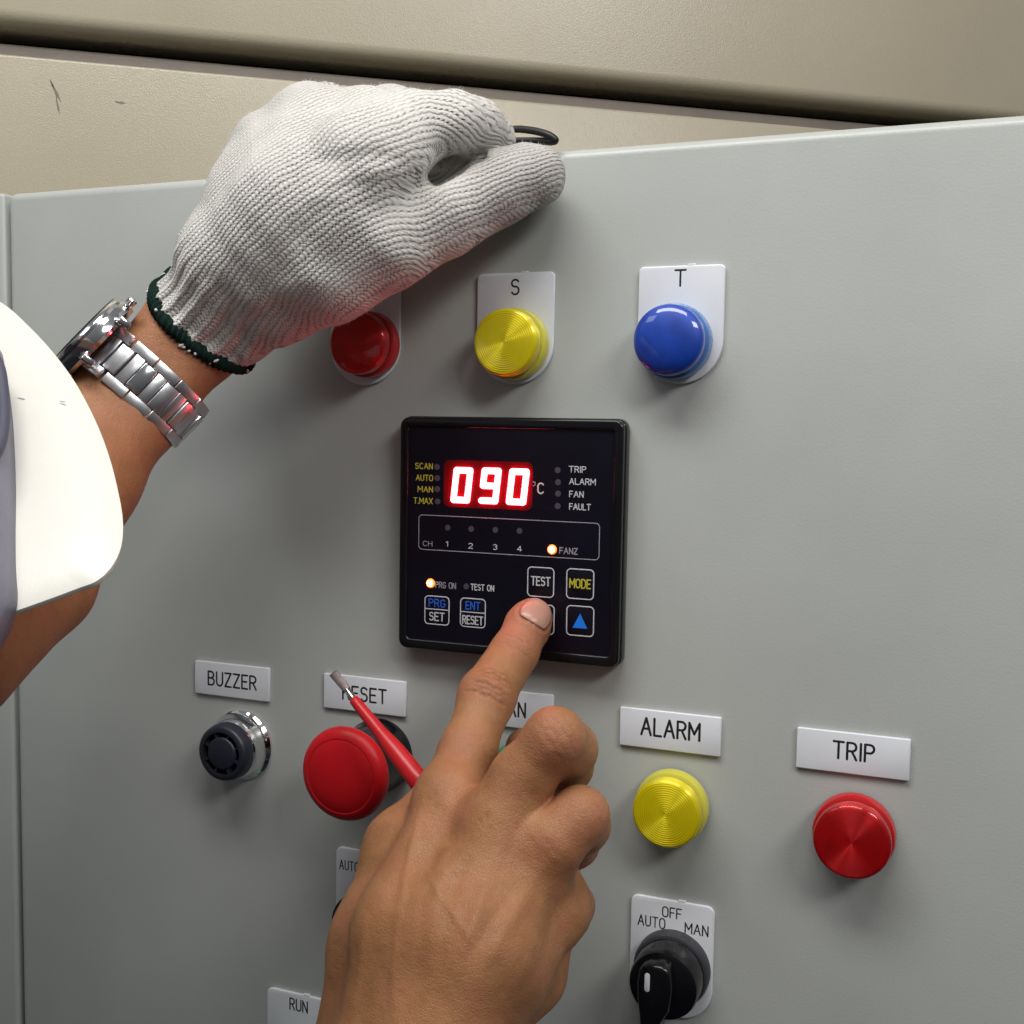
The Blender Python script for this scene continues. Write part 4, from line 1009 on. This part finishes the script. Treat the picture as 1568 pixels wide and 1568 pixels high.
mesh('edging_stitches', SV, SF, M['thread'], glove, True)

# ------------------------------------------------------------------ wristwatch
WC = at(210, 585, 64); e1, e2 = arm_frame(WC); ax3 = -adir            # ax3 points to the hand
def inside_arm(P): return ARM.sample(P)
def band_pt(phi):
    d = e1*math.cos(phi)+e2*math.sin(phi); lo_, hi_ = 3.0, 60.0
    for _ in range(18):
        m_ = (lo_+hi_)/2
        if ARM.sample(WC+d*m_) < 0: lo_ = m_
        else: hi_ = m_
    return WC+d*(lo_+1.7)
N_ = 360; loopw = [band_pt(2*math.pi*k/N_) for k in range(N_)]
lens_ = [0]
for k in range(N_): lens_.append(lens_[-1]+np.linalg.norm(loopw[(k+1) % N_]-loopw[k]))
TOT = lens_[-1]
def on_loop(s):
    s = s % TOT; i = int(np.searchsorted(lens_, s, side='right'))-1; i = min(i, N_-1); f = (s-lens_[i])/(lens_[i+1]-lens_[i]); j = (i+1) % N_
    p = loopw[i]*(1-f)+loopw[j]*f; t = loopw[(i+5) % N_]-loopw[(i-4) % N_]; t /= np.linalg.norm(t); n = np.cross(t, ax3); n /= np.linalg.norm(n)
    if n @ (p-WC) < 0: n = -n
    return p, t, n
watch = empty('wristwatch', WC)
def obox(name, c, ea, eb, en, ha, hb, hn, m, parent, bev=0.35, taper=1.0):
    V_ = []
    for sn, k in ((-1, 1.0), (1, taper)):
        for a, b in ((-1, -1), (1, -1), (1, 1), (-1, 1)): V_.append(c-WC + ea*a*ha*k + eb*b*hb + en*sn*hn)
    o = mesh(name, V_, [(0,3,2,1),(4,5,6,7),(0,1,5,4),(1,2,6,5),(2,3,7,6),(3,0,4,7)], m, parent)
    bmq = bmesh.new(); bmq.from_mesh(o.data); bmesh.ops.recalc_face_normals(bmq, faces=bmq.faces); bmq.to_mesh(o.data); bmq.free()
    if bev: bevel(o, bev, 2)
    return o
# case at phi = CASE, links spread over the two sides, clasp opposite
CASEPHI = math.radians(178); sc_ = lens_[int(CASEPHI/(2*math.pi)*N_)]
pc, tc_, nc = on_loop(sc_)
cc3 = pc + nc*1.0 + tc_*(-2.0) + ax3*1.5
def disc(name, c, ax, prof, m, parent, n=56):
    ax = ax/np.linalg.norm(ax); a = np.cross(ax, ax3); a /= np.linalg.norm(a); b = np.cross(ax, a); V_ = []; F_ = []
    for r, h in prof:
        for k in range(n): q = 2*math.pi*k/n; V_.append(c-WC + ax*h + (a*math.cos(q)+b*math.sin(q))*r)
    for i in range(len(prof)-1):
        for k in range(n): F_.append((i*n+k, i*n+(k+1) % n, (i+1)*n+(k+1) % n, (i+1)*n+k))
    F_.append(tuple((len(prof)-1)*n+k for k in range(n)))
    o = mesh(name, V_, F_, m, parent, True); bmq = bmesh.new(); bmq.from_mesh(o.data); bmesh.ops.recalc_face_normals(bmq, faces=bmq.faces); bmq.to_mesh(o.data); bmq.free()
    em = o.modifiers.new('edges', 'EDGE_SPLIT'); em.split_angle = math.radians(35); return o
disc('case', cc3, nc, [(14.5, -3.4), (17.6, -3.0), (18.6, -1.6), (18.6, 1.5), (18.0, 2.6)], M['steel2'], watch)
disc('bezel', cc3, nc, [(18.1, 2.4), (18.1, 3.6), (17.2, 4.8), (15.6, 5.4), (15.0, 5.0)], M['steel2'], watch)
disc('bezel_insert', cc3, nc, [(17.1, 4.7), (15.9, 5.55), (15.1, 5.4)], M['black'], watch)
disc('dial', cc3, nc, [(15.1, 4.2), (14.7, 4.4)], M['darkgrey'], watch)
for off, r, L in ((0, 3.0, 3.6), (-8.2, 1.9, 3.2), (8.2, 1.9, 3.2)):
    dd = ax3*math.cos(off/18.6) + tc_*math.sin(off/18.6)
    disc('crown' if off == 0 else 'pusher', cc3+dd*18.3, dd, [(r*0.55, 0), (r*0.55, 1.2), (r, 1.4), (r, L), (r*0.8, L+0.5)], M['steel2'], watch, 20)
for sgn in (-1, 1):
    for off in (-9.6, 9.6):
        c = cc3 + tc_*sgn*16.8 + ax3*off - nc*2.6
        obox('lug', c, tc_*sgn+nc*-0.35, ax3, nc, 3.8, 1.5, 2.4, M['steel2'], watch, 0.7)
BW = 10.3
pitch = 10.2
for sgn in (-1, 1):
    s0 = sc_ + sgn*15.5
    nl = 7 if sgn == -1 else 3
    for k in range(nl):
        s = s0 + sgn*k*pitch
        p, t, n_ = on_loop(s); lift = max(0, 1.6-0.9*k); p = p + n_*lift
        w = BW*(1-0.010*k)
        lk = empty('link'); lk.parent = watch
        for b in (-1, 1):
            obox('side_piece', p + ax3*b*w*0.80, t, ax3, n_, pitch*0.492, w*0.20, 1.1, M['steel'], lk, 0.22)
        obox('bridge_piece', p - n_*0.10, t, ax3, n_, pitch*0.20, w*0.60, 1.05, M['steel'], lk, 0.2)
        p2_, t2, n2 = on_loop(s+sgn*pitch*0.5); p2_ = p2_+n2*lift*0.75
        obox('centre_piece', p2_+n2*0.35, t2, ax3, n2, pitch*0.275, w*0.565, 1.2, M['steel2'] if k % 3 == 1 else M['steel'], lk, 0.35)
        obox('joint_pin', p2_-n2*0.9, t2, ax3, n2, pitch*0.5, w*0.6, 0.4, M['darkgrey'], lk, 0)
for k in range(6):
    p, t, n_ = on_loop(sc_-15.5-7.2*pitch-2-k*6.2)
    obox('clasp', p+n_*(1.4+0.9*k), t, ax3, n_, 3.4, BW*1.03, 1.3, M['steel'], watch, 0.5)
tag(watch, 'silver steel wristwatch with a link bracelet on the wrist below the glove', 'wristwatch')

# ------------------------------------------------------------------ white hard hat at the left edge
HC = at(90, 740, 185); hn = np.array([0.10, -0.62, 0.78]); hn /= np.linalg.norm(hn)
def hat_hit(u, v, off=0):
    d = RM @ np.array([(u-784)/F_PX, 1, (784-v)/F_PX]); t = ((HC+hn*off-CAM) @ hn)/(d @ hn); return CAM+d*t
edge_px = [(-160, 400), (-80, 418), (0, 463), (40, 497), (80, 540), (115, 588), (145, 645), (166, 700), (180, 755), (187, 800), (184, 838), (170, 868), (148, 889), (120, 900), (80, 915), (20, 936), (-60, 960), (-150, 975)]
ep = smooth_path([hat_hit(*q) for q in edge_px], 6)
hx = np.array(RM[:, 0]) - hn*(RM[:, 0] @ hn); hx /= np.linalg.norm(hx); hy = np.cross(hn, hx)
root = hat_hit(-70, 720)
hatE = empty('hard_hat', root)
NR = 9; HV = []; HF = []
for k, p in enumerate(ep):
    for j in range(NR+1):
        f = j/NR; q = root + (p-root)*(f**0.9)
        q = q + hn*(2.5*math.sin(math.pi*f*0.5)-3.2*f**5)       # gently domed, edge rolling down
        HV.append(q-root)
n1 = len(ep)
for k in range(n1-1):
    for j in range(NR): HF.append((k*(NR+1)+j, (k+1)*(NR+1)+j, (k+1)*(NR+1)+j+1, k*(NR+1)+j+1))
hb = mesh('brim', HV, HF, M['hat'], hatE, True); so = hb.modifiers.new('thick', 'SOLIDIFY'); so.thickness = 0.0015; so.offset = -1 if False else 0
so.use_rim = True
hb2 = hb.modifiers.new('round', 'BEVEL'); hb2.width = 0.0008; hb2.segments = 2; hb2.angle_limit = math.radians(50)
# domed crown, most of it outside the picture
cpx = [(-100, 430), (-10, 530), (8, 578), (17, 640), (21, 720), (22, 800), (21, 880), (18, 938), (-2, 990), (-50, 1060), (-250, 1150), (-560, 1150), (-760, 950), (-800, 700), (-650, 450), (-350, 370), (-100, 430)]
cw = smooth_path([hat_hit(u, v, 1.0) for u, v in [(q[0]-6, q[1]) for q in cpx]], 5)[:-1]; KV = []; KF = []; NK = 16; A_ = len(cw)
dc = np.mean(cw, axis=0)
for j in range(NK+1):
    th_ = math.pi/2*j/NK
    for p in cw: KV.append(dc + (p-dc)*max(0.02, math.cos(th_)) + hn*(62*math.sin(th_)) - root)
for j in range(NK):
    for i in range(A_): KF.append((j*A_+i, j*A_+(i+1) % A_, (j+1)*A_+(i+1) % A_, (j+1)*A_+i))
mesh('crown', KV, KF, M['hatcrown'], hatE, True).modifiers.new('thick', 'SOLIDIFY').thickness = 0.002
tube('crown_seam', [q-root for q in smooth_path([hat_hit(-25, 520, 14), hat_hit(-2, 560, 13), hat_hit(5, 610, 12), hat_hit(5, 655, 12), hat_hit(-4, 690, 13), hat_hit(-25, 720, 14)])], 1.6, M['hatseam'], hatE)
for (u, v, L) in ((38, 621, 1.5), (101, 626, 1.2)):
    p = hat_hit(u, v, 0)-root; 
    mesh('scuff_mark', [p+hn*2.6+hx*L*math.cos(q)+hy*(-L*.45*math.cos(q)+0.28*math.sin(q)) for q in np.linspace(0, 6.28, 10, endpoint=False)], [tuple(range(10))], M['grey_print'], hatE)
tag(hatE, 'bright white hard hat with its rounded peak over the forearm at the left edge', 'hard hat')
